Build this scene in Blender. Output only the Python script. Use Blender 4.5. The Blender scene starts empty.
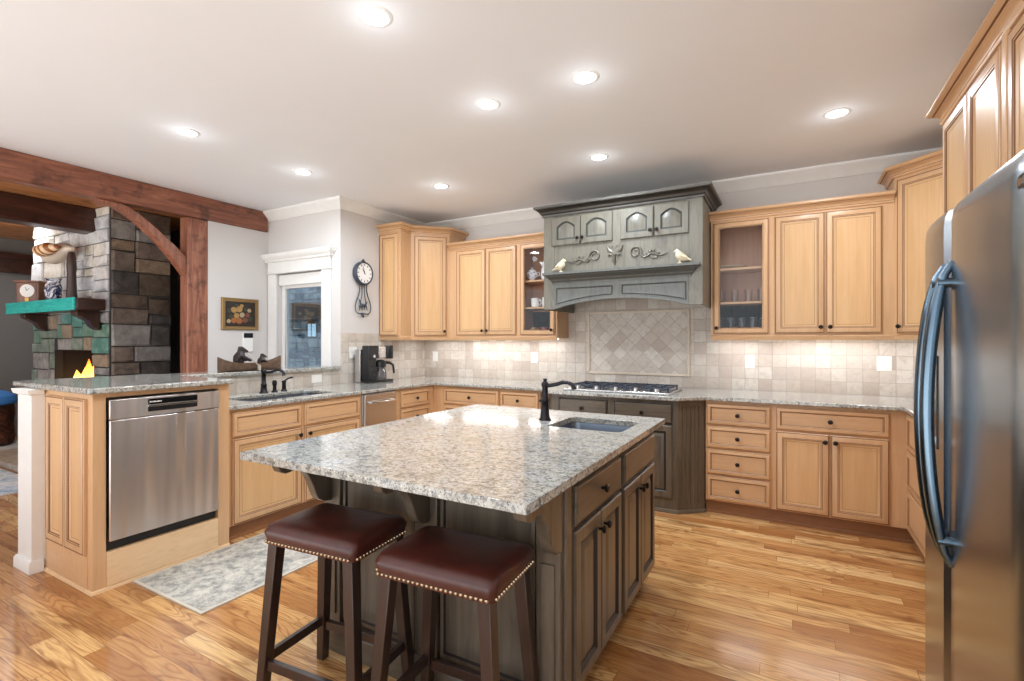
import bpy, bmesh, math, random
from mathutils import Vector, Matrix
R = math.radians
random.seed(7)
sc = bpy.context.scene
COL = sc.collection

# ------------------------------------------------------------------ camera
cam_d = bpy.data.cameras.new('camera')
cam = bpy.data.objects.new('camera', cam_d); COL.objects.link(cam)
cam.location = (0, 0, 1.352)
cam.rotation_euler = (R(90), 0, R(29.3))
cam_d.sensor_width = 36.0
cam_d.lens = 495.0 / 1024 * 36.0
cam_d.clip_start = 0.02
sc.camera = cam

# ------------------------------------------------------------------ world, exposure
w = bpy.data.worlds.new('daylight'); sc.world = w
w.use_nodes = True
_n, _l = w.node_tree.nodes, w.node_tree.links
_tc = _n.new('ShaderNodeTexCoord'); _sp = _n.new('ShaderNodeSeparateXYZ'); _rp = _n.new('ShaderNodeValToRGB')
_l.new(_tc.outputs['Generated'], _sp.inputs[0])
_mr = _n.new('ShaderNodeMapRange'); _mr.inputs[1].default_value = -1; _mr.inputs[2].default_value = 1
_l.new(_sp.outputs[2], _mr.inputs[0]); _l.new(_mr.outputs[0], _rp.inputs[0])
_rp.color_ramp.elements[0].position = .49; _rp.color_ramp.elements[0].color = (1.0, 0.99, 0.97, 1)     # bright lower half, added to light the ceiling from below
_rp.color_ramp.elements[1].position = .51; _rp.color_ramp.elements[1].color = (0.38, 0.41, 0.44, 1)    # sky
_l.new(_rp.outputs[0], _n['Background'].inputs[0])
_n['Background'].inputs[1].default_value = 3.3
sc.view_settings.view_transform = 'Standard'
sc.view_settings.look = 'None'
sc.view_settings.gamma = 1.0
sc.view_settings.exposure = 0.12
sc.view_settings.use_curve_mapping = False
sc.cycles.max_bounces = 8
sc.cycles.diffuse_bounces = 5
sc.cycles.glossy_bounces = 4
sc.cycles.transparent_max_bounces = 12
sc.cycles.caustics_reflective = False
sc.cycles.caustics_refractive = False
sc.cycles.sample_clamp_indirect = 6.0
P_DOWN, P_UNDER, P_LIVING = 12.0, 1.5, 13.0

ZC = 2.79            # ceiling
XL, YB, XR = -3.98, 4.86, 1.30     # sink wall, hood wall, fridge wall
XP, YW = -5.13, 3.53               # picture wall, window wall

# ------------------------------------------------------------------ mesh builder
class MB:
    def __init__(s): s.v = []; s.f = []; s.m = []
    def add(s, vs, fs, mat=0):
        o = len(s.v); s.v += [tuple(p) for p in vs]
        for f in fs:
            s.f.append([i + o for i in f]); s.m.append(mat)
        return s
    def box(s, x0, x1, y0, y1, z0, z1, mat=0, skip=''):
        vs = [(x0,y0,z0),(x1,y0,z0),(x1,y1,z0),(x0,y1,z0),(x0,y0,z1),(x1,y0,z1),(x1,y1,z1),(x0,y1,z1)]
        fs = {'b':(3,2,1,0),'t':(4,5,6,7),'f':(0,1,5,4),'r':(1,2,6,5),'k':(2,3,7,6),'l':(3,0,4,7)}
        return s.add(vs, [f for k, f in fs.items() if k not in skip], mat)
    def prism(s, poly, z0, z1, mat=0, ax='z'):
        n = len(poly)
        def P(a, b, c):
            return {'z':(a,b,c),'x':(c,a,b),'y':(a,c,b)}[ax]
        vs = [P(a,b,z0) for a,b in poly] + [P(a,b,z1) for a,b in poly]
        fs = [tuple(range(n-1,-1,-1)), tuple(range(n,2*n))] + [(i,(i+1)%n,n+(i+1)%n,n+i) for i in range(n)]
        return s.add(vs, fs, mat)
    def lathe(s, prof, c=(0,0,0), seg=20, mat=0, ax='z', sx=1, sy=1):
        vs = []; fs = []
        for r, z in prof:
            for k in range(seg):
                a = 2*math.pi*k/seg
                p = (r*math.cos(a)*sx, r*math.sin(a)*sy, z)
                if ax == 'y': p = (p[0], -p[2], p[1])
                if ax == 'x': p = (p[2], p[0], p[1])
                vs.append((p[0]+c[0], p[1]+c[1], p[2]+c[2]))
        n = len(prof)
        for i in range(n-1):
            for k in range(seg):
                k2 = (k+1) % seg
                fs.append((i*seg+k, i*seg+k2, (i+1)*seg+k2, (i+1)*seg+k))
        if prof[0][0] > 1e-5: fs.append(tuple(range(seg-1,-1,-1)))
        if prof[-1][0] > 1e-5: fs.append(tuple((n-1)*seg+k for k in range(seg)))
        return s.add(vs, fs, mat)
    def tube(s, pts, rad, seg=10, mat=0, closed=False, flat=1.0):
        pts = [Vector(p) for p in pts]; n = len(pts)
        rr = rad if isinstance(rad, (list, tuple)) else [rad]*n
        vs = []; fs = []; up = None
        for i in range(n):
            a = pts[i-1] if (i > 0 or closed) else pts[i]
            b = pts[(i+1) % n] if (i < n-1 or closed) else pts[i]
            t = (b-a).normalized()
            if up is None:
                up = Vector((0,0,1)) if abs(t.z) < .9 else Vector((1,0,0))
            sd = t.cross(up)
            if sd.length < 1e-4: sd = t.cross(Vector((0,1,0)))
            sd.normalize(); up = sd.cross(t).normalized()
            for k in range(seg):
                q = 2*math.pi*k/seg
                vs.append(pts[i] + sd*math.cos(q)*rr[i] + up*math.sin(q)*rr[i]*flat)
        m = n if closed else n-1
        for i in range(m):
            j = (i+1) % n
            for k in range(seg):
                k2 = (k+1) % seg
                fs.append((i*seg+k, i*seg+k2, j*seg+k2, j*seg+k))
        if not closed:
            fs.append(tuple(range(seg-1,-1,-1))); fs.append(tuple((n-1)*seg+k for k in range(seg)))
        return s.add(vs, fs, mat)
    def bar(s, p0, p1, w0, w1, d0=None, d1=None, mat=0):
        """square tapered leg from p0 down to p1, section axis aligned"""
        d0 = d0 or w0; d1 = d1 or w1
        vs = []
        for p, a, b in ((p0,w0,d0),(p1,w1,d1)):
            vs += [(p[0]-a/2,p[1]-b/2,p[2]),(p[0]+a/2,p[1]-b/2,p[2]),(p[0]+a/2,p[1]+b/2,p[2]),(p[0]-a/2,p[1]+b/2,p[2])]
        return s.add(vs, [(0,1,2,3),(7,6,5,4),(0,4,5,1),(1,5,6,2),(2,6,7,3),(3,7,4,0)], mat)
    def sweep(s, prof, path, mat=0, em={}):
        """profile (out, z) along plan path; out is to the path's right"""
        n = len(path); vs = []; fs = []; ms = []; k = len(prof)
        nr = []
        for i in range(n-1):
            dx, dy = path[i+1][0]-path[i][0], path[i+1][1]-path[i][1]
            l = math.hypot(dx, dy); nr.append((dy/l, -dx/l))
        for i in range(n):
            a = nr[max(i-1,0)]; b = nr[min(i,n-2)]
            q = 1 + a[0]*b[0] + a[1]*b[1]
            mx, my = (a[0]+b[0])/q, (a[1]+b[1])/q
            for o, z in prof:
                vs.append((path[i][0]+mx*o, path[i][1]+my*o, z))
        for i in range(n-1):
            for j in range(k):
                j2 = (j+1) % k
                fs.append((i*k+j, (i+1)*k+j, (i+1)*k+j2, i*k+j2)); ms.append(em.get(j, mat))
        fs.append(tuple(range(k))); fs.append(tuple((n-1)*k+j for j in range(k-1,-1,-1)))
        ms += [mat, mat]; s.add(vs, fs, mat)
        s.m[-len(ms):] = ms
        return s
    def panel(s, w, h, rings, x=0, z=0, y=0, na=1, mat_in=0):
        """door-like slab in the xz plane facing -y: rings (inset, y, mat, arch)"""
        def ring(r):
            i, yy = r[0], r[1]; a = r[3] if len(r) > 3 else 0
            it = r[4] if len(r) > 4 else i
            pts = [(i, i), (w-i, i)]
            for q in range(na+1):
                t = q/na
                pts.append((w-i-(w-2*i)*t, h-it-a*(1-math.sin(math.pi*t)) if a else h-it))
            return [(x+p[0], y+yy, z+p[1]) for p in pts]
        vs = []; fs = []; ms = []
        for r in rings: vs += ring(r)
        k = na+3
        for q in range(len(rings)-1):
            for j in range(k):
                j2 = (j+1) % k
                s_f = (q*k+j, q*k+j2, (q+1)*k+j2, (q+1)*k+j)
                fs.append(s_f); ms.append(rings[q+1][2])
        o = len(s.v); s.v += vs
        for f, m in zip(fs, ms): s.f.append([i+o for i in f]); s.m.append(m)
        if mat_in is not None:
            s.f.append([o+(len(rings)-1)*k+j for j in range(k)]); s.m.append(mat_in)
        s.f.append([o+j for j in range(k-1,-1,-1)]); s.m.append(0)
        return s
    def xf(s, mtx, start=0):
        for i in range(start, len(s.v)): s.v[i] = tuple(mtx @ Vector(s.v[i]))
        return s
    def mesh(s, name, mats, smooth=True, ang=35):
        me = bpy.data.meshes.new(name)
        bm = bmesh.new()
        vv = [bm.verts.new(p) for p in s.v]
        for f, m in zip(s.f, s.m):
            try:
                fc = bm.faces.new([vv[i] for i in f]); fc.material_index = m
            except ValueError: pass
        bmesh.ops.remove_doubles(bm, verts=bm.verts, dist=1e-5)
        bmesh.ops.recalc_face_normals(bm, faces=bm.faces)
        if smooth:
            for f in bm.faces: f.smooth = True
            for e in bm.edges:
                if len(e.link_faces) != 2 or e.calc_face_angle(0) > R(ang): e.smooth = False
        bm.to_mesh(me); bm.free()
        for m in (mats if isinstance(mats, (list, tuple)) else [mats]): me.materials.append(m)
        return me
    def build(s, name, mats, parent=None, loc=(0,0,0), rz=0, bevel=0, label=None, smooth=True, ang=35):
        return put(name, s.mesh(name, mats, smooth, ang), parent, loc, rz, bevel, label)

def put(name, me, parent=None, loc=(0,0,0), rz=0, bevel=0, label=None, rot=None):
    o = bpy.data.objects.new(name, me); COL.objects.link(o)
    o.location = loc; o.rotation_euler = rot or (0, 0, rz)
    if parent: o.parent = parent
    if bevel:
        b = o.modifiers.new('soft_edges', 'BEVEL'); b.width = bevel; b.segments = 2
        b.limit_method = 'ANGLE'; b.angle_limit = R(40); b.harden_normals = False
    if label: o['label'] = label
    return o

def tag(o, label, cat, group=None, kind=None):
    o['label'] = label; o['category'] = cat
    if group: o['group'] = group
    if kind: o['kind'] = kind
    return o

def thing(name, label, cat, loc=(0,0,0), rz=0, group=None):
    o = bpy.data.objects.new(name, None); COL.objects.link(o)
    o.empty_display_size = .05
    o.location = loc; o.rotation_euler = (0, 0, rz)
    return tag(o, label, cat, group)

def struct(o, label=None):
    o['kind'] = 'structure'
    if label: o['label'] = label
    return o

def copy_tree(o, parent=None):
    c = o.copy(); COL.objects.link(c)
    if parent: c.parent = parent
    for ch in list(o.children): copy_tree(ch, c)
    return c

def slab(outline, holes, z0, z1, mat=0):
    """flat slab with holes"""
    bm = bmesh.new(); ed = []
    for loop in [outline] + holes:
        vs = [bm.verts.new((x, y, z1)) for x, y in loop]
        for i in range(len(vs)): ed.append(bm.edges.new((vs[i], vs[(i+1) % len(vs)])))
    bmesh.ops.triangle_fill(bm, use_beauty=True, use_dissolve=False, edges=ed)
    m = MB(); bm.verts.index_update(); n = len(bm.verts)
    vs = [tuple(v.co) for v in bm.verts]
    tri = [tuple(v.index for v in f.verts) for f in bm.faces]
    m.add(vs + [(x, y, z0) for x, y, z in vs], tri + [tuple(i+n for i in reversed(t)) for t in tri], mat)
    b = 0
    for loop in [outline] + holes:
        k = len(loop)
        for i in range(k):
            j = (i+1) % k
            m.f.append([b+i, b+j, b+j+n, b+i+n]); m.m.append(mat)
        b += k
    bm.free()
    return m

def rrect(x0, x1, y0, y1, r, n=4):
    pts = []
    for cx, cy, a in ((x1-r,y0+r,-90),(x1-r,y1-r,0),(x0+r,y1-r,90),(x0+r,y0+r,180)):
        for k in range(n+1):
            q = R(a+90*k/n); pts.append((cx+r*math.cos(q), cy+r*math.sin(q)))
    return pts

# ------------------------------------------------------------------ materials
def S(r, g, b):
    f = lambda c: (c/255/12.92) if c/255 <= .04045 else ((c/255+.055)/1.055)**2.4
    return (f(r), f(g), f(b), 1)

class NT:
    def __init__(s, name):
        s.m = bpy.data.materials.new(name); s.m.use_nodes = True
        s.t = s.m.node_tree; s.n = s.t.nodes; s.l = s.t.links
        s.b = s.n['Principled BSDF']
    def N(s, typ, **kw):
        n = s.n.new(typ)
        for k, v in kw.items():
            if k.startswith('i_'):
                key = k[2:]; key = int(key) if key.isdigit() else key.replace('_', ' ')
                s.set(n, key, v)
            else: setattr(n, k, v)
        return n
    def set(s, n, key, v):
        if isinstance(v, bpy.types.NodeSocket): s.l.new(v, n.inputs[key])
        else: n.inputs[key].default_value = v
    def P(s, **kw):
        for k, v in kw.items(): s.set(s.b, k.replace('_', ' '), v)
        return s
    def obj(s, scale=(1,1,1), rot=(0,0,0), gen=False):
        tc = s.N('ShaderNodeTexCoord')
        mp = s.N('ShaderNodeMapping'); mp.inputs['Scale'].default_value = scale; mp.inputs['Rotation'].default_value = rot
        s.l.new(tc.outputs['Generated' if gen else 'Object'], mp.inputs['Vector'])
        return mp.outputs[0]
    def world(s):
        return s.N('ShaderNodeNewGeometry').outputs['Position']
    def noise(s, vec, scale, detail=4, rough=.55, dist=0):
        return s.N('ShaderNodeTexNoise', i_Vector=vec, i_Scale=scale, i_Detail=detail, i_Roughness=rough, i_Distortion=dist).outputs[0]
    def ramp(s, fac, stops, interp='LINEAR'):
        r = s.N('ShaderNodeValToRGB'); r.color_ramp.interpolation = interp
        e = r.color_ramp.elements
        while len(e) < len(stops): e.new(.5)
        for q, (p, c) in zip(e, stops): q.position = p; q.color = c if len(c) == 4 else (*c, 1)
        s.l.new(fac, r.inputs[0]); return r.outputs[0]
    def mix(s, a, b, fac, mode='MIX'):
        m = s.N('ShaderNodeMix', data_type='RGBA', blend_type=mode)
        s.set(m, 0, fac); s.set(m, 6, a); s.set(m, 7, b)
        return m.outputs[2]
    def math(s, op, a, b=0.0, c=None):
        m = s.N('ShaderNodeMath', operation=op); s.set(m, 0, a); s.set(m, 1, b)
        if c is not None: s.set(m, 2, c)
        return m.outputs[0]
    def bump(s, h, strength=.3, dist=.01):
        b = s.N('ShaderNodeBump', i_Strength=strength, i_Distance=dist, i_Height=h)
        s.l.new(b.outputs[0], s.b.inputs['Normal']); return s

def plain(name, col, rough=.5, metal=0.0, coat=0.0, spec=.5, bump=0):
    t = NT(name)
    t.P(Base_Color=col, Roughness=rough, Metallic=metal, Coat_Weight=coat)
    t.set(t.b, 'Specular IOR Level', spec)
    n = t.noise(t.obj(), 14, 3)
    c = t.mix((col[0]*.93, col[1]*.93, col[2]*.93, 1), (min(col[0]*1.05,1), min(col[1]*1.05,1), min(col[2]*1.05,1), 1), n)
    t.P(Base_Color=c)
    if bump: t.bump(t.noise(t.obj(), 120, 3), bump, .002)
    return t.m

def wood(name, c1, c2, c3=None, scale=(16,16,1.1), rough=.38, contrast=(.3,.7), coat=.15, streak=.0):
    t = NT(name)
    v = t.obj(scale)
    n = t.noise(v, 2.2, 6, .6, .6)
    fine = t.noise(t.obj((scale[0]*7, scale[1]*7, scale[2]*2.5)), 2.0, 3)
    stops = [(contrast[0], c1), (contrast[1], c2)] if c3 is None else [(contrast[0], c1), ((contrast[0]+contrast[1])/2, c2), (contrast[1], c3)]
    c = t.ramp(n, stops)
    c = t.mix(c, (c1[0]*.8, c1[1]*.78, c1[2]*.75, 1), t.math('MULTIPLY', t.ramp(fine, [(.5, (0,0,0)), (.75, (1,1,1))]), .35))
    oi = t.N('ShaderNodeObjectInfo')
    hv = t.N('ShaderNodeHueSaturation', i_Color=c)
    t.l.new(t.math('MULTIPLY_ADD', oi.outputs['Random'], .10, .95), hv.inputs['Value'])
    t.P(Base_Color=hv.outputs[0], Roughness=rough, Coat_Weight=coat, Coat_Roughness=.25)
    t.bump(fine, .06, .002)
    return t.m

M = {}
A, B = S(206,164,122), S(216,176,134)
M['maple'] = wood('maple_vertical_grain', A, B, scale=(14,14,1.0))
M['maple_h'] = wood('maple_horizontal_grain', A, B, scale=(1.0,14,14))
M['maple_panel'] = wood('maple_panel', S(212,168,118), S(221,180,132), scale=(12,12,.9))
M['maple_in'] = wood('cabinet_interior', S(168,122,92), S(186,138,104), scale=(12,12,.9))
M['toe'] = wood('toe_kick_wood', S(140,98,66), S(160,112,76), scale=(1.0,14,14))
M['glaze'] = plain('brown_glaze', S(122,80,48), .5)
M['pale_maple'] = wood('pale_maple', S(226,190,146), S(236,204,164), scale=(1.0,10,10))
M['stain'] = wood('grey_brown_stain', S(72,64,55), S(115,103,88), scale=(9,9,.9), rough=.36, contrast=(.25,.75), coat=.3)
M['stain_h'] = wood('grey_brown_stain_horizontal', S(72,64,55), S(115,103,88), scale=(.9,.9,9), rough=.36, contrast=(.25,.75), coat=.3)
M['stain_dark'] = plain('dark_glaze', S(36,32,30), .45)
M['hood'] = wood('grey_green_stain', S(72,71,65), S(116,112,100), S(94,95,89), scale=(5,5,1.4), rough=.38, contrast=(.2,.8), coat=.25)
M['hood_trim'] = wood('dark_grey_green_stain', S(56,56,54), S(92,90,84), scale=(1.2,5,5), rough=.4, coat=.25)
M['hood_low'] = wood('blue_grey_stain', S(66,70,71), S(102,104,100), S(82,87,88), scale=(5,5,1.4), rough=.36, contrast=(.2,.8), coat=.3)
M['hood_dark'] = plain('hood_glaze', S(66,68,66), .45)
M['knob'] = plain('oil_rubbed_bronze', S(40,32,28), .32, .7)
M['bronze'] = plain('dark_bronze', S(48,46,50), .28, .75)
M['white'] = plain('white_trim_paint', S(236,236,234), .4)
M['plastic_white'] = plain('white_plastic', S(242,242,240), .35)
M['black'] = plain('black_plastic', S(24,25,28), .3)
M['blackgloss'] = plain('black_gloss', S(14,15,17), .12)
M['iron'] = plain('cast_iron', S(66,74,88), .45, .3)
M['chrome'] = plain('polished_chrome', S(225,228,232), .12, 1.0)
M['nail'] = plain('nailhead_brass', S(205,180,150), .25, 1.0)
M['cream'] = plain('ivory_gilt', S(218,208,182), .4, .1)
M['china'] = plain('white_china', S(240,240,240), .15)
M['amber'] = plain('amber_pottery', S(168,120,60), .25)
M['redpot'] = plain('red_pottery', S(130,52,36), .25)
M['brass'] = plain('antique_brass', S(176,140,78), .3, .9)
M['soot'] = plain('sooty_firebrick', S(34,32,34), .8)
M['leather_blue'] = plain('blue_cushion', S(70,130,200), .5)
M['darkwood'] = wood('dark_walnut', S(44,26,20), S(70,42,32), scale=(10,10,1.0), rough=.35, coat=.3)
M['darkwood_h'] = wood('dark_walnut_horizontal', S(44,26,20), S(70,42,32), scale=(1,10,10), rough=.35, coat=.3)
M['clockwood'] = wood('clock_wood', S(92,50,26), S(140,82,44), scale=(12,12,1), rough=.3, coat=.4)
M['walnut_leg'] = wood('stool_leg_wood', S(38,26,22), S(64,42,34), scale=(12,12,1.2), rough=.3, coat=.35)
M['grey_wall'] = plain('great_room_grey_paint', S(122,118,114), .7)

def paint(name, col, rough=.7):
    t = NT(name); n = t.noise(t.obj(), 2.5, 2)
    t.P(Base_Color=t.mix((col[0]*.97,col[1]*.97,col[2]*.97,1), col, n), Roughness=rough)
    t.bump(t.noise(t.obj(), 180, 2), .05, .001); return t.m
M['wall'] = paint('wall_paint', S(214,211,209))
M['ceiling'] = paint('ceiling_paint', S(240,242,246))

def m_granite():
    t = NT('speckled_granite'); g = t.world()
    a = t.noise(g, 9, 5, .62, .4)
    base = t.ramp(a, [(.32, S(160,158,150)), (.5, S(184,182,174)), (.68, S(180,183,184))])
    b = t.noise(g, 50, 5, .7, .6)
    base = t.mix(base, S(108,110,110), t.ramp(b, [(.48, (0,0,0)), (.60, (.9,.9,.9))]))
    vo = t.N('ShaderNodeTexVoronoi', i_Vector=g, i_Scale=120.0)
    d = t.noise(g, 80, 4, .7)
    spk = t.math('MULTIPLY', t.ramp(vo.outputs['Distance'], [(.25, (1,1,1)), (.42, (0,0,0))]), t.ramp(d, [(.49, (0,0,0)), (.56, (1,1,1))]))
    base = t.mix(base, S(52,48,46), t.math('MULTIPLY', spk, .95))
    e = t.noise(g, 55, 3, .6, .3)
    base = t.mix(base, S(158,128,92), t.math('MULTIPLY', t.ramp(e, [(.6, (0,0,0)), (.68, (1,1,1))]), .4))
    f = t.noise(g, 70, 3, .6)
    base = t.mix(base, S(238,234,224), t.math('MULTIPLY', t.ramp(f, [(.58, (0,0,0)), (.68, (1,1,1))]), .6))
    t.P(Base_Color=base, Roughness=.11, Coat_Weight=.3, Coat_Roughness=.04)
    return t.m
M['granite'] = m_granite()

def m_tile(name, axis, diag=False, size=.106):
    t = NT(name); g = t.world()
    sp = t.N('ShaderNodeSeparateXYZ', i_0=g)
    cb = t.N('ShaderNodeCombineXYZ')
    t.l.new(sp.outputs[0 if axis == 'x' else 1], cb.inputs[0]); t.l.new(sp.outputs[2], cb.inputs[1])
    v = cb.outputs[0]
    mp = t.N('ShaderNodeMapping', i_Vector=v)
    mp.inputs['Rotation'].default_value = (0, 0, R(45) if diag else 0)
    mp.inputs['Location'].default_value = (.02, -.914+.0, 0) if not diag else (.03,.01,0)
    wob = t.N('ShaderNodeMix', data_type='VECTOR'); wob.inputs[0].default_value = .012
    t.l.new(mp.outputs[0], wob.inputs[4])
    nz = t.N('ShaderNodeTexNoise', i_Vector=g, i_Scale=9.0); t.l.new(nz.outputs['Color'], wob.inputs[5])
    br = t.N('ShaderNodeTexBrick', offset=0.0, squash=1.0)
    t.l.new(wob.outputs[1], br.inputs['Vector'])
    for k, val in (('Color1',(0,0,0,1)),('Color2',(1,1,1,1)),('Mortar',(.5,.5,.5,1)),('Scale',1.0),('Mortar Size',.0022),('Mortar Smooth',.4),('Brick Width',size),('Row Height',size)):
        br.inputs[k].default_value = val
    tint = t.ramp(br.outputs['Color'], [(0, S(192,176,162)), (.3, S(206,194,180)), (.62, S(216,206,194)), (1, S(224,217,206))])
    n = t.noise(g, 22, 5, .65, .8)
    c = t.mix(tint, S(176,158,142), t.math('MULTIPLY', t.ramp(n, [(.46,(0,0,0)),(.7,(1,1,1))]), .55))
    n2 = t.noise(g, 6, 3)
    c = t.mix(c, S(198,196,194), t.math('MULTIPLY', n2, .4))
    c = t.mix(c, S(176,164,152), br.outputs['Fac'])
    h = t.math('SUBTRACT', t.math('MULTIPLY', n, .35), br.outputs['Fac'])
    t.P(Base_Color=c, Roughness=.45); t.bump(h, .5, .004)
    return t.m
M['tile_x'] = m_tile('travertine_tile_back', 'x')
M['tile_y'] = m_tile('travertine_tile_side', 'y')
M['tile_d'] = m_tile('travertine_tile_diagonal', 'x', True)
M['tile_frame'] = plain('travertine_rope_frame', S(222,208,190), .45, bump=.2)

def m_floor():
    t = NT('oak_hickory_planks'); g = t.world()
    sp = t.N('ShaderNodeSeparateXYZ', i_0=g)
    row = t.math('FLOOR', t.math('DIVIDE', sp.outputs[1], .086))
    wn = t.N('ShaderNodeTexWhiteNoise', noise_dimensions='1D'); t.l.new(row, wn.inputs['W'])
    cb = t.N('ShaderNodeCombineXYZ'); t.l.new(t.math('MULTIPLY_ADD', wn.outputs['Value'], 7.0, sp.outputs[0]), cb.inputs[0]); t.l.new(sp.outputs[1], cb.inputs[1])
    br = t.N('ShaderNodeTexBrick', offset=0.0, squash=1.0)
    t.l.new(cb.outputs[0], br.inputs['Vector'])
    for k, val in (('Color1',(0,0,0,1)),('Color2',(1,1,1,1)),('Mortar',(0,0,0,1)),('Scale',1.0),('Mortar Size',.0011),('Mortar Smooth',.2),('Brick Width',.95),('Row Height',.086)):
        br.inputs[k].default_value = val
    rnd = br.outputs['Color']
    off = t.N('ShaderNodeVectorMath', operation='MULTIPLY_ADD', i_1=(7.3,4.1,9.0))
    t.l.new(rnd, off.inputs[0]); t.l.new(g, off.inputs[2])
    mp = t.N('ShaderNodeMapping', i_Vector=off.outputs[0]); mp.inputs['Scale'].default_value = (.55, 4.6, 1)
    rings = t.noise(mp.outputs[0], 1.7, 2, .5, .5)
    band = t.math('ABSOLUTE', t.math('SUBTRACT', t.math('FRACT', t.math('MULTIPLY', rings, 17.0)), .5))
    mp2 = t.N('ShaderNodeMapping', i_Vector=off.outputs[0]); mp2.inputs['Scale'].default_value = (3.0, 60.0, 1)
    fine = t.noise(mp2.outputs[0], 1.5, 4, .6)
    mp3 = t.N('ShaderNodeMapping', i_Vector=off.outputs[0]); mp3.inputs['Scale'].default_value = (1.2, 9.0, 1)
    blot = t.noise(mp3.outputs[0], 1.4, 4, .6)
    base = t.ramp(rnd, [(0, S(168,114,64)), (.35, S(202,150,94)), (.7, S(218,172,112)), (1, S(234,198,142))])
    base = t.mix(base, S(140,82,40), t.math('MULTIPLY', t.ramp(band, [(.0,(1,1,1)),(.26,(0,0,0))]), t.math('MULTIPLY', blot, 1.25)))
    base = t.mix(base, S(120,70,34), t.math('MULTIPLY', t.ramp(blot, [(.52,(0,0,0)),(.68,(1,1,1))]), .75))
    base = t.mix(base, S(150,96,52), t.math('MULTIPLY', t.ramp(fine, [(.45,(0,0,0)),(.7,(1,1,1))]), .5))
    base = t.mix(base, S(92,54,28), t.math('MULTIPLY', br.outputs['Fac'], .7))
    t.P(Base_Color=base, Roughness=.24, Coat_Weight=.25, Coat_Roughness=.12)
    t.bump(t.math('SUBTRACT', t.math('MULTIPLY', fine, .15), br.outputs['Fac']), .15, .002)
    return t.m
M['floor'] = m_floor()

def m_steel(name, col, rough, aniso=0.0, rot=0.0, scale=(1.5,1.5,90), wave=(2.2,2.2,.8), ws=.12):
    t = NT(name)
    n = t.noise(t.obj(scale), 3, 3)
    t.P(Base_Color=col, Metallic=1.0, Roughness=t.math('MULTIPLY_ADD', n, .06, rough-.03))
    if aniso:
        tg = t.N('ShaderNodeTangent', direction_type='RADIAL', axis='Z')
        t.P(Anisotropic=aniso, Anisotropic_Rotation=rot); t.l.new(tg.outputs[0], t.b.inputs['Tangent'])
    wv = t.noise(t.obj(wave), 1.6, 1)
    t.bump(wv, ws, .02)
    return t.m
M['steel'] = m_steel('brushed_steel', S(206,204,204), .24)
M['steel_dw'] = m_steel('dishwasher_steel', S(222,219,219), .30, .75, .25, wave=(6.0,1.0,.3), ws=1.8)
M['steel_fridge'] = m_steel('fridge_steel', S(172,178,184), .24)
M['handle'] = m_steel('handle_steel', S(104,124,140), .22)
M['sink'] = m_steel('sink_steel', S(128,138,152), .3)

def m_leather():
    t = NT('oxblood_leather'); n = t.noise(t.obj(), 6, 4, .6)
    t.P(Base_Color=t.ramp(n, [(.3, S(52,21,17)), (.7, S(90,38,31))]), Roughness=.33, Coat_Weight=.2, Coat_Roughness=.3)
    t.bump(t.noise(t.obj(), 90, 3), .12, .002); return t.m
M['leather'] = m_leather()

def m_timber(name, c1, c2, c3, scale):
    t = NT(name); v = t.obj(scale)
    n = t.noise(v, 2.5, 6, .65, 1.0)
    c = t.ramp(n, [(.28, c1), (.5, c2), (.75, c3)])
    k = t.noise(t.obj((3,3,3)), 2.2, 3, .6)
    c = t.mix(c, (c1[0]*.5,c1[1]*.5,c1[2]*.5,1), t.math('MULTIPLY', t.ramp(k, [(.56,(0,0,0)),(.7,(1,1,1))]), .7))
    t.P(Base_Color=c, Roughness=.4, Coat_Weight=.2); t.bump(n, .5, .01); return t.m
M['beam_y'] = m_timber('red_brown_timber_beam', S(92,52,38), S(134,80,58), S(168,110,84), (9,.9,9))
M['beam_z'] = m_timber('red_brown_timber_post', S(98,58,44), S(142,88,66), S(182,126,100), (9,9,.9))
M['beam_dark'] = m_timber('dark_timber', S(40,22,16), S(66,36,26), S(92,54,38), (9,.9,9))
M['plank_ceiling'] = m_timber('wood_plank_ceiling', S(150,92,52), S(190,128,80), S(214,158,108), (12,1.0,12))
M['teal_lit_wood'] = m_timber('timber_with_teal_light', S(16,150,146), S(30,190,182), S(90,214,204), (2,14,14))  # teal light on the mantel front, painted into its colour

def m_stone(name, c1, c2, c3):
    t = NT(name); g = t.obj()
    n = t.noise(g, 7, 6, .68, .6)
    c = t.ramp(n, [(.3, c1), (.52, c2), (.75, c3)])
    t.P(Base_Color=c, Roughness=.8); t.bump(t.noise(g, 26, 5, .65), .55, .015); return t.m
STONE = [m_stone('fieldstone_taupe', S(84,76,70), S(118,106,96), S(146,134,122)),
         m_stone('fieldstone_charcoal', S(58,56,56), S(86,82,80), S(112,106,100)),
         m_stone('fieldstone_tan', S(112,96,80), S(146,128,108), S(170,154,134)),
         m_stone('fieldstone_grey', S(110,108,106), S(146,144,142), S(176,174,170)),
         m_stone('fieldstone_brown', S(70,60,52), S(98,84,72), S(124,108,94))]
LITSTONE = [m_stone('lit_pale_stone', S(170,168,166), S(206,204,202), S(230,228,226)),  # overmantel stones whitened, glare of the near downlight put into their colour
              m_stone('lit_grey_stone', S(158,160,164), S(196,198,202), S(222,224,228)),
              m_stone('lit_cream_stone', S(180,172,158), S(212,206,194), S(232,228,220))]
GREEN_AND_TEAL_LIT_STONE = [m_stone('green_slate', S(64,96,84), S(98,128,112), S(140,160,144)),
             m_stone('teal_lit_stone', S(58,104,96), S(88,132,122), S(130,166,154)),  # teal cast of the light mixed into this stone's colour
             m_stone('grey_green_slate', S(84,98,90), S(118,130,118), S(150,158,146))]
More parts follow.
